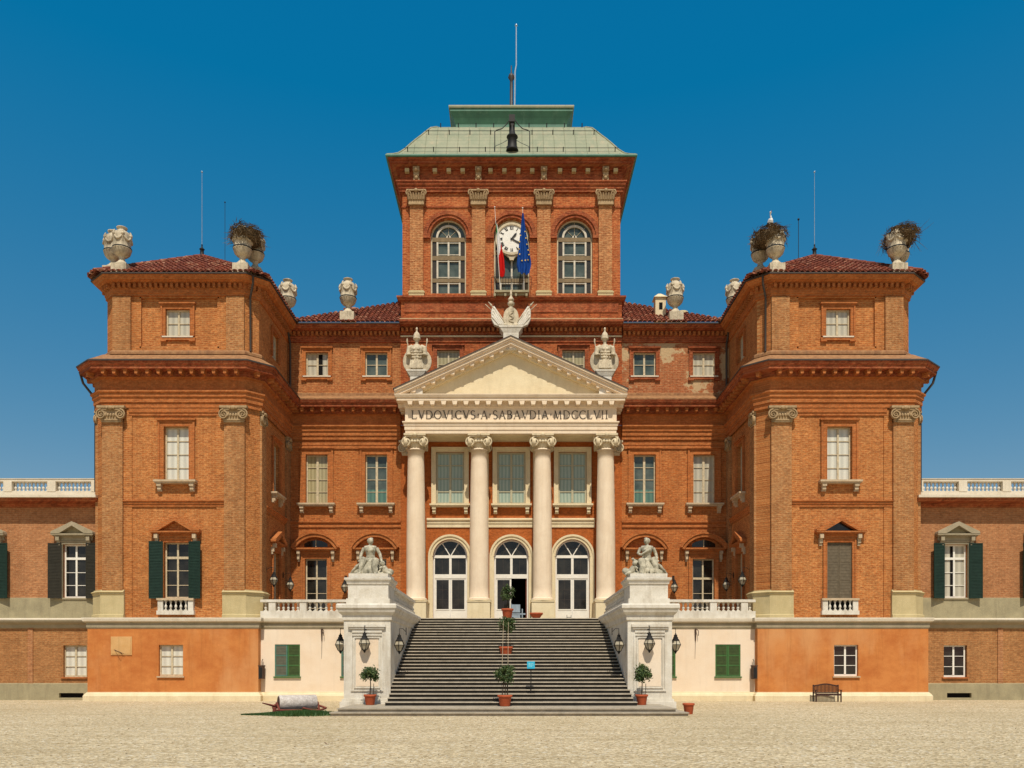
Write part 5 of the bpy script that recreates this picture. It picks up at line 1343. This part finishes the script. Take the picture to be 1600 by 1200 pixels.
# ------------------------------------------------------------------ statues and trophies
def statue(loc, mir, label):
    b = MB(); s = mir
    def tb(pts, r, n=10): b.tube([(s*x,y,z) for x,y,z in pts], r, n)
    def bl(c, r, *k): b.ball((s*c[0],c[1],c[2]), r, 10, 8, *k)
    random.seed(4 if mir > 0 else 8)
    # rock base and drapery mass
    bl((0,.0,.05),.5,1.35,.9,.35); bl((-.35,.05,.12),.34,1.3,1,.6); bl((.4,.05,.12),.32,1.2,1,.6); bl((0,.1,.32),.34,1.1,1,1)
    # hips, torso, chest, neck, head
    tb([(-.02,.02,.50),(-.03,.0,.66),(-.04,-.03,.82),(-.04,-.05,.98),(-.05,-.04,1.10),(-.05,-.02,1.16)],[.25,.185,.155,.19,.17,.07])
    tb([(-.26,-.02,1.09),(-.05,-.03,1.12),(.17,-.02,1.09)],[.085,.10,.085]); bl((-.12,-.17,1.0),.075); bl((.04,-.17,1.0),.075)
    tb([(-.05,-.02,1.12),(-.04,-.04,1.26)],[.065,.055])
    bl((-.02,-.05,1.35),.105,.88,1.0,1.22); bl((.035,-.135,1.34),.022); bl((-.07,.02,1.38),.11,1,1,1.05); bl((-.02,-.0,1.46),.07,1.2,1.2,.7); bl((-.11,.08,1.34),.06)
    # arms
    tb([(-.27,-.02,1.09),(-.37,-.03,.88),(-.40,-.12,.70)],[.075,.062,.052]); tb([(-.40,-.12,.70),(-.36,-.28,.58),(-.42,-.36,.52)],[.052,.042,.04])
    if mir > 0:
        tb([(.18,-.02,1.09),(.30,.0,.86),(.36,-.08,.66)],[.075,.062,.052]); tb([(.36,-.08,.66),(.40,-.22,.50),(.36,-.30,.44)],[.052,.042,.045])
    else:
        tb([(.18,-.02,1.09),(.28,-.06,.88),(.20,-.18,.80)],[.075,.06,.05]); tb([(.20,-.18,.80),(.02,-.26,.92),(-.10,-.24,1.0)],[.05,.042,.045])
    # legs under the cloth
    tb([(-.12,-.05,.50),(-.26,-.36,.58),(-.30,-.42,.34),(-.34,-.46,.08)],[.17,.145,.11,.07]); tb([(.10,-.05,.50),(.20,-.38,.54),(.16,-.44,.30),(.20,-.5,.06)],[.17,.145,.11,.07])
    bl((-.36,-.54,.05),.05,1,1.9,.8); bl((.22,-.58,.05),.05,1,1.9,.8)
    # folds
    for i in range(13):
        u = i/12; x0_ = -.28+.5*u
        tb([(x0_*.6,-.18,.66),(x0_,-.34+.1*abs(u-.5),.46),(x0_*1.2,-.46,.2),(x0_*1.35+random.uniform(-.05,.05),-.47,.02)],[.028,.035,.038,.03],6)
    for i in range(8):
        u = i/7
        tb([(-.18-.05*u,-.12,.56-.2*u),(-.45,-.2+.03*i,.42-.2*u),(-.66,-.2+.05*i,.20-.12*u),(-.78+.05*u,-.16+.05*i,.03)],[.04,.05,.045,.03],6)
    tb([(-.2,.05,.45),(-.5,.05,.30),(-.76,.05,.05)],[.2,.17,.08])
    # companion figure at the side: head, body, arm
    bl((.44,-.26,.46),.095,1,1,1.15); tb([(.46,-.22,.36),(.52,-.18,.20),(.60,-.16,.10)],[.09,.14,.13]); tb([(.42,-.3,.32),(.34,-.38,.24)],[.05,.04]); bl((.68,-.1,.14),.14,1.1,1,1); tb([(.56,-.22,.14),(.72,-.30,.06),(.78,-.26,.02)],[.08,.06,.05])
    if mir < 0: tb([(.3,-.1,.5),(.45,-.05,.62),(.5,-.1,.68)],[.08,.06,.05]); bl((.74,0,.2),.13)
    me = remeshed(b, 'statue', M['marble_old'], .014, 0)
    o = bpy.data.objects.new('statue', me); scene.collection.objects.link(o); o.location = loc; o.scale = (1.1,1.05,1.04); tag(o, label, 'statue', 'seated statues on the stair pedestals'); return o
statue((-5.68,33.35,5.40), 1, 'seated marble woman with bare chest on the left stair pedestal, head turned towards the steps')
statue((5.46,33.35,5.40), -1, 'seated marble woman with arm across her chest on the right stair pedestal')
def trophy(loc, label, v):
    t = thing('trophy', label, 'sculpture', loc, 0, 'carved war trophies on the pediment')
    b = MB(); b.box(-.34,.34,-.34,.34,-1.0,.42); b.frust((-.36,.36,-.36,.36,.42),(-.52,.52,-.45,.45,.66)); b.box(-.54,.54,-.46,.46,.66,.74); link('pedestal', b, M['marble'], t)
    b = MB()
    for sg in (-1,1):
        b.lathe([(.001,-.07),(.3,-.06),(.50,-.03),(.52,.0),(.50,.03),(.3,.05),(.001,.06)],(0,0,0),22); st_ = len(b.v)-0
    b = MB(); 
    def disc(cx, cz, r, rz, y):
        m2 = MB(); m2.lathe([(.001,-.05),(r*.6,-.05),(r*.95,-.03),(r,.0),(r*.95,.04),(.001,.06)],(0,0,0),24)
        m2.xf(Matrix.Translation((cx,y,cz)) @ Matrix.Rotation(rz,4,'Z') @ Matrix.Scale(1.25,4,(0,0,1)) @ Matrix.Rotation(PI/2,4,'X')); b.add(m2.v, m2.f, True)
    disc(-.27,1.36,.54,-.12,.05); disc(.27,1.36,.54,.12,.05)
    # cuirass, tunic, shoulders
    b.tube([(0,-.08,.80),(0,-.1,1.2),(0,-.12,1.6),(0,-.12,1.95),(0,-.1,2.18)],[.36,.30,.27,.31,.20],14)
    for i in range(7): b.tube([((i-3)*.1,-.36,1.30),((i-3)*.115,-.42,.80)],[.035,.055],6)
    for i in range(5):
        for j in range(3): b.ball(((i-2)*.12+random.uniform(-.03,.03),-.38,1.42+j*.15),.06,6,5)
    for sg in (-1,1):
        b.tube([(sg*.22,-.1,2.12),(sg*.42,-.1,2.02),(sg*.46,-.12,1.75),(sg*.44,-.12,1.62)],[.13,.15,.13,.17],10)
        b.tube([(sg*.30,.02,.9),(sg*.52,.06,2.30),(sg*.56,.06,2.62)],[.035,.035,.02],6)
        b.ball((sg*.55,.05,2.5),.09,6,5,.6,.5,1.7); b.ball((sg*.10,-.38,1.88),.08)
    b.tube([(0,-.1,2.15),(0,-.1,2.40)],[.10,.09],8); b.ball((0,-.1,2.46),.14,10,8,1,1,.8)
    b.lathe([(.20,2.50),(.22,2.54),(.20,2.60),(.19,2.72),(.13,2.86),(.05,2.94),(.05,3.02),(.07,3.08),(.03,3.18),(.001,3.2)],(0,-.1,0),12)
    link('armour', remeshed(b,'armour',M['urn'],.022,1), M['urn'], t); return t
random.seed(2)
trophy((-5.22,45.36,17.25), 'marble armour with helmet and shields over the left end of the pediment', 0)
trophy((5.16,45.36,17.25), 'marble armour with helmet and shields over the right end of the pediment', 1)
t = thing('trophy', 'white shield with serpent relief between two carved banners on the pediment apex', 'sculpture', (-.02,45.3,19.5))
b = MB(); b.box(-.42,.42,-.34,.34,-.4,.52); b.frust((-.42,.42,-.34,.34,.52),(-.62,.62,-.42,.42,.80)); b.box(-.64,.64,-.44,.44,.80,.88); link('pedestal', b, M['marble'], t)
b = MB(); b.extr([(.42*math.cos(q)*(1.06 if math.sin(q)<0 else 1), 1.42+.54*math.sin(q)) for q in [2*PI*i/24 for i in range(24)]], -.28, -.05)
b.tube([(-.38,-.2,1.0),(0,-.25,.90),(.38,-.2,1.0)],[.1,.12,.1],8); b.tube([(0,-.15,1.85),(0,-.15,2.15)],[.12,.10],8)
b.lathe([(.10,2.02),(.19,2.12),(.20,2.22),(.10,2.30),(.17,2.36),(.18,2.42),(.10,2.52),(.05,2.62),(.07,2.72),(.03,2.95),(.001,3.0)],(0,-.15,0),12)
link('shield', remeshed(b,'shield',M['urn'],.02,1), M['marble'], t)
b = MB(); pts = []
for i in range(26):
    u = i/25; pts.append((.02+.14*math.sin(u*13+.6)*(.5+.5*u), -.30, 1.72-.62*u))
b.tube(pts,[.03]*26,6); b.ball((.10,-.3,1.74),.05,6,5); link('serpent_relief', b, M['urn'], t)
for sg in (-1,1):
    b = MB(); n = 10; vs = []
    outl = [(.22,.92),(.62,.90),(.92,1.02),(1.08,1.32),(1.10,1.72),(1.02,2.02),(.92,2.05),(.62,1.62),(.34,1.22)]
    b.extr([(sg*x,z) for x,z in (outl if sg>0 else outl[::-1])], -.20, .06)
    for i in range(4): b.tube([(sg*(.3+.12*i),-.2,.95+.02*i),(sg*(.62+.13*i),-.22,1.35+.02*i),(sg*(.92+.04*i),-.2,1.95-.16*i)],.04,6)
    link('banner', remeshed(b,'banner',M['marble'],.02,1), M['marble'], t)
    b = MB(); b.tube([(sg*.2,-.22,1.0),(sg*1.22,-.18,2.25)],.03,6); b.tube([(sg*1.08,-.18,2.08),(sg*1.25,-.18,2.29)],[.06,.01],6); b.tube([(sg*.6,-.1,1.4),(sg*1.42,-.1,2.18)],[.03,.02],6); link('lance', b, M['urn'], t)

# ------------------------------------------------------------------ flags on the clock balcony
def flag(px0, base, top, label, cat_col):
    t = thing('flag', label, 'flag', base)
    B, T2 = Vector(base), Vector(top); b = MB(); b.tube([(0,0,0), T2-B],[.02,.013],6); b.ball(T2-B,.04,6,5); link('flagpole', b, M['white'], t)
    return t, B, T2
tf, B, T2 = flag(0, (-.62,46.35,22.95), (-.93,45.75,27.35), 'Italian tricolour hanging limp left of the clock, red lowest', '')
def cloth(t, B, T2, cols, rows, fn, colfn, mats, name='cloth', y=-.04):
    b = MB(); vs = []
    for j in range(rows+1):
        for i in range(cols+1): vs.append(tuple(fn(i/cols, j/rows)))
    o = len(b.v); b.v.extend(vs)
    for j in range(rows):
        for i in range(cols):
            b.f.append([j*(cols+1)+i, (j+1)*(cols+1)+i, (j+1)*(cols+1)+i+1, j*(cols+1)+i+1]); b.sm.append(True); b.mi.append(colfn((i+.5)/cols,(j+.5)/rows))
    return link(name, b, mats, t)
D_ = (T2-B)
def f_it(u, v):      # u across folds, v downwards
    top = D_*.80; z = top.z-2.75*v; wd = .08+.27*min(1,v*1.5)*(1 if v<.9 else 1-(v-.9)*3)
    fold = math.sin(u*11+v*2)*.07*(.3+v)
    return Vector((D_.x*.80*(1-v*.85)+(u-.15)*wd+.03*v, D_.y*.80*(1-v)-.06+fold, z-.12*u*(1-u)))
def c_it(u, v):
    s_ = v+.28*u; return 0 if s_ < .30 and u < .55 else 1 if s_ < .66 else 2
cloth(tf, B, T2, 16, 34, f_it, c_it, [M['fl_green'],M['fl_white'],M['fl_red']])
te, B2, T3 = flag(0, (.72,46.35,22.95), (.63,45.75,27.3), 'deep blue European flag with gold stars hanging limp over the clock face', '')
D2 = (T3-B2)
def f_eu(u, v):
    wd = .08+.72*min(1,v*1.25)**1.1; 
    if v > .86: wd *= 1-(v-.86)*1.6
    fold = math.sin(u*15+v*3)*.09*(.25+v); zz = D2.z*.93-3.25*v+.55*max(0,v-.8)*(1.2-u)
    return Vector((D2.x*.93*(1-v*.8)+(u-.42)*wd-.06*v, D2.y*.93*(1-v*.75)-.08+fold, zz))
eu = cloth(te, B2, T3, 22, 40, f_eu, lambda u,v: 0, [M['fl_blue']])
b = MB()
for (u, v) in ((.80,.30),(.84,.40),(.88,.50),(.92,.60),(.93,.68),(.10,.36),(.05,.46),(.06,.58),(.16,.68),(.36,.76),(.60,.78),(.82,.75)):
    c = f_eu(u, v); c.y -= .035
    pts = [(c.x+(.055 if i%2==0 else .022)*math.sin(i*PI/5), c.z+(.055 if i%2==0 else .022)*math.cos(i*PI/5)) for i in range(10)]
    b.extr(pts, c.y-.012, c.y)
link('stars', b, M['fl_gold'], te)

# ------------------------------------------------------------------ lanterns
def lantern(bl, label, loc, rz):
    t = thing('lantern', label, 'lantern', loc, rz, 'iron wall lanterns')
    b = MB(); b.tube([(0,bl,.12),(0,bl*.5,.26),(0,0,.26),(0,0,.02)] if bl > .25 else [(0,bl,.32),(0,.02,.30),(0,0,.22),(0,0,.02)], .013, 5); b.box(-.05,.05,bl-.02,bl,.0,.3); link('bracket', b, M['iron'], t)
    b = MB(); b.lathe([(.02,.02),(.07,.0),(.075,-.08),(.10,-.10),(.11,-.16),(.16,-.21),(.165,-.24),(.14,-.24)], n=6, smooth=False); b.lathe([(.07,-.62),(.10,-.64),(.06,-.68),(.02,-.76)], n=6, smooth=False)
    b.ball((0,0,.04),.03,6,4); link('lamp_cap', b, M['iron'], t)
    b = MB(); b.lathe([(.14,-.24),(.205,-.40),(.09,-.63)], n=6, smooth=False); link('lamp_glass', b, M['lampglass'], t)
    b = MB()
    for k in range(6):
        q = k*PI/3; c_, s_ = math.cos(q), math.sin(q); b.tube([(.145*c_,.145*s_,-.24),(.215*c_,.215*s_,-.40),(.095*c_,.095*s_,-.64)],.013,4)
        q2 = q+PI/3; b.tube([(.215*c_,.215*s_,-.40),(.215*math.cos(q2),.215*math.sin(q2),-.40)],.012,4)
    link('lamp_cage', b, M['iron'], t); return t
LN = [(.25,'lantern in the middle of the left stair pier front',(-5.74,32.05,3.02),0),(.25,'lantern in the middle of the right stair pier front',(5.40,32.05,3.02),0),
 (.28,'lantern bracketed from the outer side of the left stair pier',(-6.88,33.0,3.0),-PI/2),(.28,'lantern on the stair-facing side of the left pier',(-4.48,32.8,2.98),-PI/2),
 (.28,'lantern on the stair-facing side of the right pier',(4.30,32.8,2.98),PI/2),(.28,'lantern bracketed from the outer side of the right stair pier',(6.61,33.0,3.0),PI/2),
 (.40,'lantern nearest the front on the inner side of the left tower',(XL+.40,42.6,6.6),PI/2),(.40,'lantern deeper in the shade on the inner side of the left tower',(XL+.42,45.7,6.65),PI/2),
 (.40,'lantern on the brick wall between the two arched-pediment windows on the left',(-9.45,46.5,6.6),0),(.40,'lantern on the brick wall between the two arched-pediment windows on the right',(9.25,46.5,6.6),0),
 (.40,'lantern deeper in the shade on the inner side of the right tower',(XR-.42,45.7,6.65),-PI/2),(.40,'lantern nearest the front on the inner side of the right tower',(XR-.40,42.6,6.6),-PI/2)]
for bl, lb, lc, rz in LN: lantern(bl, lb, lc, rz)

# ------------------------------------------------------------------ potted trees
def pot_mesh(t, r, h, mat='terracotta'):
    b = MB(); b.lathe([(r*.66,0),(r*.70,.02),(r*.88,h*.78),(r*.90,h*.80),(r*1.0,h*.81),(r*1.03,h*.86),(r*1.03,h*.98),(r*.98,h),(r*.88,h),(r*.86,h*.9)], n=24); link('pot', b, M[mat], t)
    b = MB(); b.lathe([(.001,h*.9),(r*.87,h*.9)][::-1], n=16); link('soil', b, M['soil'], t)
def potted(loc, r, h, H, R_, label, seed, n=1100, stems=1):
    random.seed(seed); t = thing('potted_tree', label, 'potted tree', loc, 0, 'round headed trees in terracotta pots'); pot_mesh(t, r, h)
    b = MB(); zc = H-R_*.95
    for k in range(stems):
        o_ = (k-(stems-1)/2)*.1; b.tube([(o_,0,h*.85),(o_*.8+.02,.01,(h+zc)/2),(o_*.4-.01,0,zc)],[.022,.019,.016],6)
    for k in range(16):
        q = random.uniform(0,2*PI); e_ = random.uniform(-.3,1.3); d = Vector((math.cos(q)*math.cos(e_), math.sin(q)*math.cos(e_), math.sin(e_)))*R_*.8
        b.tube([(0,0,zc-R_*.4), Vector((0,0,zc))+d],[.012,.004],4)
    link('trunk', b, M['trunk'], t)
    if stems == 1: 
        b = MB(); b.tube([(r*.6,-.05,h*.8),(r*.62,-.05,h+.42)],.012,4); link('stake', b, M['trunk'], t)
    b = MB(); cl = []
    for k in range(26):
        q = random.uniform(0,2*PI); e_ = math.asin(random.uniform(-.85,1)); rr = R_*random.uniform(.45,.86); cl.append(Vector((rr*math.cos(q)*math.cos(e_), rr*math.sin(q)*math.cos(e_), rr*.92*math.sin(e_)+zc)))
    for k in range(n):
        c = random.choice(cl)+Vector((random.gauss(0,1),random.gauss(0,1),random.gauss(0,1)))*R_*.17
        s_ = random.uniform(.028,.05)*(R_/.36)**.5; q = random.uniform(0,2*PI); e_ = random.uniform(-1.2,1.2)
        A = Vector((math.cos(q)*math.cos(e_), math.sin(q)*math.cos(e_), math.sin(e_))); B_ = A.cross(Vector((random.uniform(-1,1),random.uniform(-1,1),random.uniform(-1,1)))).normalized(); Nn = A.cross(B_)*.15
        b.add([tuple(c-A*s_*1.3), tuple(c+B_*s_*.6+Nn*s_), tuple(c+A*s_*1.3), tuple(c-B_*s_*.6+Nn*s_)], [(0,1,2,3)])
    link('crown', b, M['leaf'], t); return t
potted((-5.42,31.45,.254), .24, .40, 1.52, .36, 'small round tree in red pot before the left stair pier', 1)
potted((5.0,31.45,.254), .24, .40, 1.56, .38, 'small round tree in red pot before the right stair pier', 2, 1200)
potted((-.24,30.45,.254), .27, .42, 1.50, .37, 'dense round tree in red pot at the foot of the stairs', 3, 1300, 3)
potted((-.24,ys+tr*13+.32,Z0s+rs*13), .30, .48, 1.82, .40, 'round tree in red pot halfway up the steps', 4, 1100)
potted((-.20,TWY+.35,Z1), .30, .50, 1.66, .40, 'round tree in red pot at the top of the stairs before the open door', 5, 1000)
t = thing('flower_pot', 'low terracotta bowl on the terrace before the third column', 'flower pot', (1.26,TWY+.5,Z1)); 
b = MB(); b.lathe([(.16,0),(.30,.20),(.34,.22),(.34,.30),(.30,.30),(.28,.24)], n=20); link('pot', b, M['terracotta'], t); b = MB(); b.lathe([(.28,.25),(.001,.25)], n=12); link('soil', b, M['soil'], t)
t = thing('flower_pot', 'empty pale terracotta pot on the gravel beside the bottom step', 'flower pot', (6.42,29.7,0)); pot_mesh(t, .21, .40)
# guide ropes between the pots
b = MB()
for dx in (-.11,.11):
    p0 = Vector((-.24+dx,30.45,1.5)); p1 = Vector((-.24+dx,36.0,3.75)); pts = []
    for i in range(13):
        u = i/12; q = p0.lerp(p1,u); q.z -= .10*math.sin(PI*u); pts.append(q)
    b.tube(pts,.008,4)
o = link('guide_rope', b, M['rope']); tag(o, 'pair of pale cords strung between the potted trees up the middle of the steps', 'rope')

# ------------------------------------------------------------------ notice, boxes, hooks, bench, roller
sg_ = thing('notice_sign', 'small sky blue notice board on a black post on the steps', 'sign', (.76,ys+tr*2+.22,Z0s+rs*3))
b = MB(); b.box(-.16,.16,-.15,.13,0,.02); b.tube([(0,0,.0),(0,0,.98)],.022,6); link('post', b, M['iron'], sg_)
b = MB(); b.box(-.15,.15,-.04,-.015,.96,1.24); link('board', b, M['signblue'], sg_)
b = MB()
for (a0,a1,c0,c1) in ((-.09,-.06,1.02,1.15),(-.09,-.02,1.15,1.17),(-.045,-.02,1.02,1.15),(.01,.035,1.02,1.17),(.035,.09,1.15,1.17),(.065,.09,1.06,1.15)): b.box(a0,a1,-.046,-.041,c0,c1)
link('lettering', b, flat('pale_blue_mark',(.25,.68,.78)), sg_)
for x, y, lb in ((iL+.13,40.72,'grey metal box with pipe on the flank of the left tower base'),(iR-.13,40.72,'grey metal box with pipe on the flank of the right tower base')):
    t = thing('meter_box', lb, 'meter box', (x,y,1.1)); b = MB(); b.box(-.11,.11,-.16,.16,.0,.62); b.box(-.13,.13,-.18,.18,.62,.68); link('case', b, M['rust'], t)
    b = MB(); b.box(-.08,.08,-.175,-.16,.05,.57); link('door', b, M['iron'], t)
    b = MB(); b.tube([(0,.05,.6),(0,.05,.9),(0,.2,.98)],.02,5); link('pipe', b, M['iron'], t)
for x, lb in ((-9.47,'rusty iron hook bar hanging on the cream wall left of the stairs'),(9.2,'rusty iron hook bar hanging on the cream wall right of the stairs')):
    b = MB(); b.tube([(x,TWY-.03,3.0),(x,TWY-.06,3.6)],[.03,.05],6); b.tube([(x,TWY-.05,3.62),(x+.12,TWY-.16,3.5),(x+.12,TWY-.16,3.25)],.018,5); b.tube([(x,TWY-.02,3.0),(x-.02,TWY-.012,2.1)],[.012,.006],4)
    o = link('wall_hook', b, M['rust']); tag(o, lb, 'hook')
# bench
bn = thing('park_bench', 'dark wooden slatted bench with arched back against the orange tower base', 'bench', (15.36,39.9,0), math.radians(-3))
hw2 = .66
for sg in (-1,1):
    for yy, hh in ((-.25,.62),(.22,.92)):
        b = MB(); x = sg*hw2; b.box(x-.03,x+.03,yy-.03,yy+.03,0,hh); link('leg', b, M['bench'], bn)
    b = MB(); b.box(sg*hw2-.035,sg*hw2+.035,-.32,.2,.62,.655); link('armrest', b, M['bench'], bn)
b = MB()
for i in range(6): b.box(-hw2+.02,hw2-.02,-.28+i*.082,-.28+i*.082+.062,.42,.445)
b.box(-hw2,hw2,-.27,-.24,.34,.418); link('seat', b, M['bench'], bn)
b = MB()
for i in range(17):
    x = -hw2+.08+i*(2*hw2-.16)/16; b.box(x-.022,x+.022,.20,.225,.46,.86+.08*math.cos(x/hw2*PI*.9)*.5+.02)
b.box(-hw2,hw2,.195,.235,.46,.51)
for i in range(16):
    x0_ = -hw2+i*2*hw2/16; x1_ = x0_+2*hw2/16; f = lambda x: .87+.05*math.cos(x/hw2*PI*.95)
    b.extr([(x0_,f(x0_)),(x1_,f(x1_)),(x1_,f(x1_)+.07),(x0_,f(x0_)+.07)], .19, .24)
link('backrest', b, M['bench'], bn)
bn.scale = (.90,.90,.90)
# stone roller lying on its timber frame
M['rollstone'] = stone('mottled_roller_stone', (.76,.69,.62), (.50,.42,.36), (.25,.19,.15), 9, streak=.4, grain=.4)
ro = thing('garden_roller', 'pale stone garden roller lying in a red-brown timber frame on the gravel', 'roller', (-7.85,30.1,0), math.radians(26))
b = MB(); b.lathe([(.001,-.68),(.26,-.68),(.285,-.66),(.285,.66),(.26,.68),(.001,.68)], n=28); b.xf(Matrix.Translation((0,0,.40)) @ Matrix.Rotation(PI/2,4,'Y')); link('drum', b, M['rollstone'], ro)
b = MB(); b.lathe([(.001,0),(.245,0),(.245,.012),(.001,.012)], n=24, smooth=False); b.xf(Matrix.Translation((-.693,0,.40)) @ Matrix.Rotation(PI/2,4,'Y')); link('end_plate', b, M['rust'], ro)
b = MB(); b.tube([(-.85,-.36,.16),(.75,-.36,.12)],.04,6); b.tube([(-.85,.36,.22),(.85,.30,.16)],.04,6); b.tube([(-.72,-.36,.17),(-.74,0,.40),(-.72,.36,.22)],.045,6)
b.tube([(.72,-.36,.13),(.74,0,.40),(.72,.32,.18)],.04,6); b.tube([(.1,-.40,.22),(.8,-.42,.04)],.045,6); b.tube([(.74,-.36,.12),(1.05,0,.18),(.76,.3,.3)],.04,6); b.tube([(-1.28,-.18,.42),(-.85,-.02,.30),(-.7,0,.38)],[.02,.05,.05],6); b.tube([(-.86,-.2,0),(-.86,-.2,.25)],.07,8)
link('frame', b, M['rwood'], ro)
# grass around the roller
random.seed(21); b = MB()
for i in range(26000):
    x = random.uniform(-9.6,-5.3); t_ = (x+7.5)/1.35; wy = .85*math.exp(-t_*t_)+.06
    y = 29.3+random.gauss(0,.42)*wy; hgt = random.uniform(.04,.17)*math.exp(-t_*t_)+random.uniform(.015,.04); q = random.uniform(0,PI); dx, dy = math.cos(q)*.014, math.sin(q)*.014; l1, l2 = random.uniform(-.08,.08), random.uniform(-.08,.08)
    b.add([(x-dx,y-dy,0),(x+dx,y+dy,0),(x+l1,y+l2,hgt)], [(0,1,2)])
o = link('grass', b, M['grass']); o['kind'] = 'stuff'; tag(o, 'strip of short green grass growing around the stone roller', 'grass')
# dead leaf on the gravel
b = MB()
for sx in (-1,1):
    b.add([(sx*.02,0,.01),(sx*.07,.05,.05),(sx*.10,.0,.07),(sx*.06,-.05,.04)], [(0,1,2,3)])
b.tube([(0,.02,.02),(0,-.08,.03)],.006,4); o = link('dead_leaf', b, M['leafbrown'], None, (-4.05,18.15,0)); tag(o, 'single curled brown leaf lying on the open gravel', 'leaf')
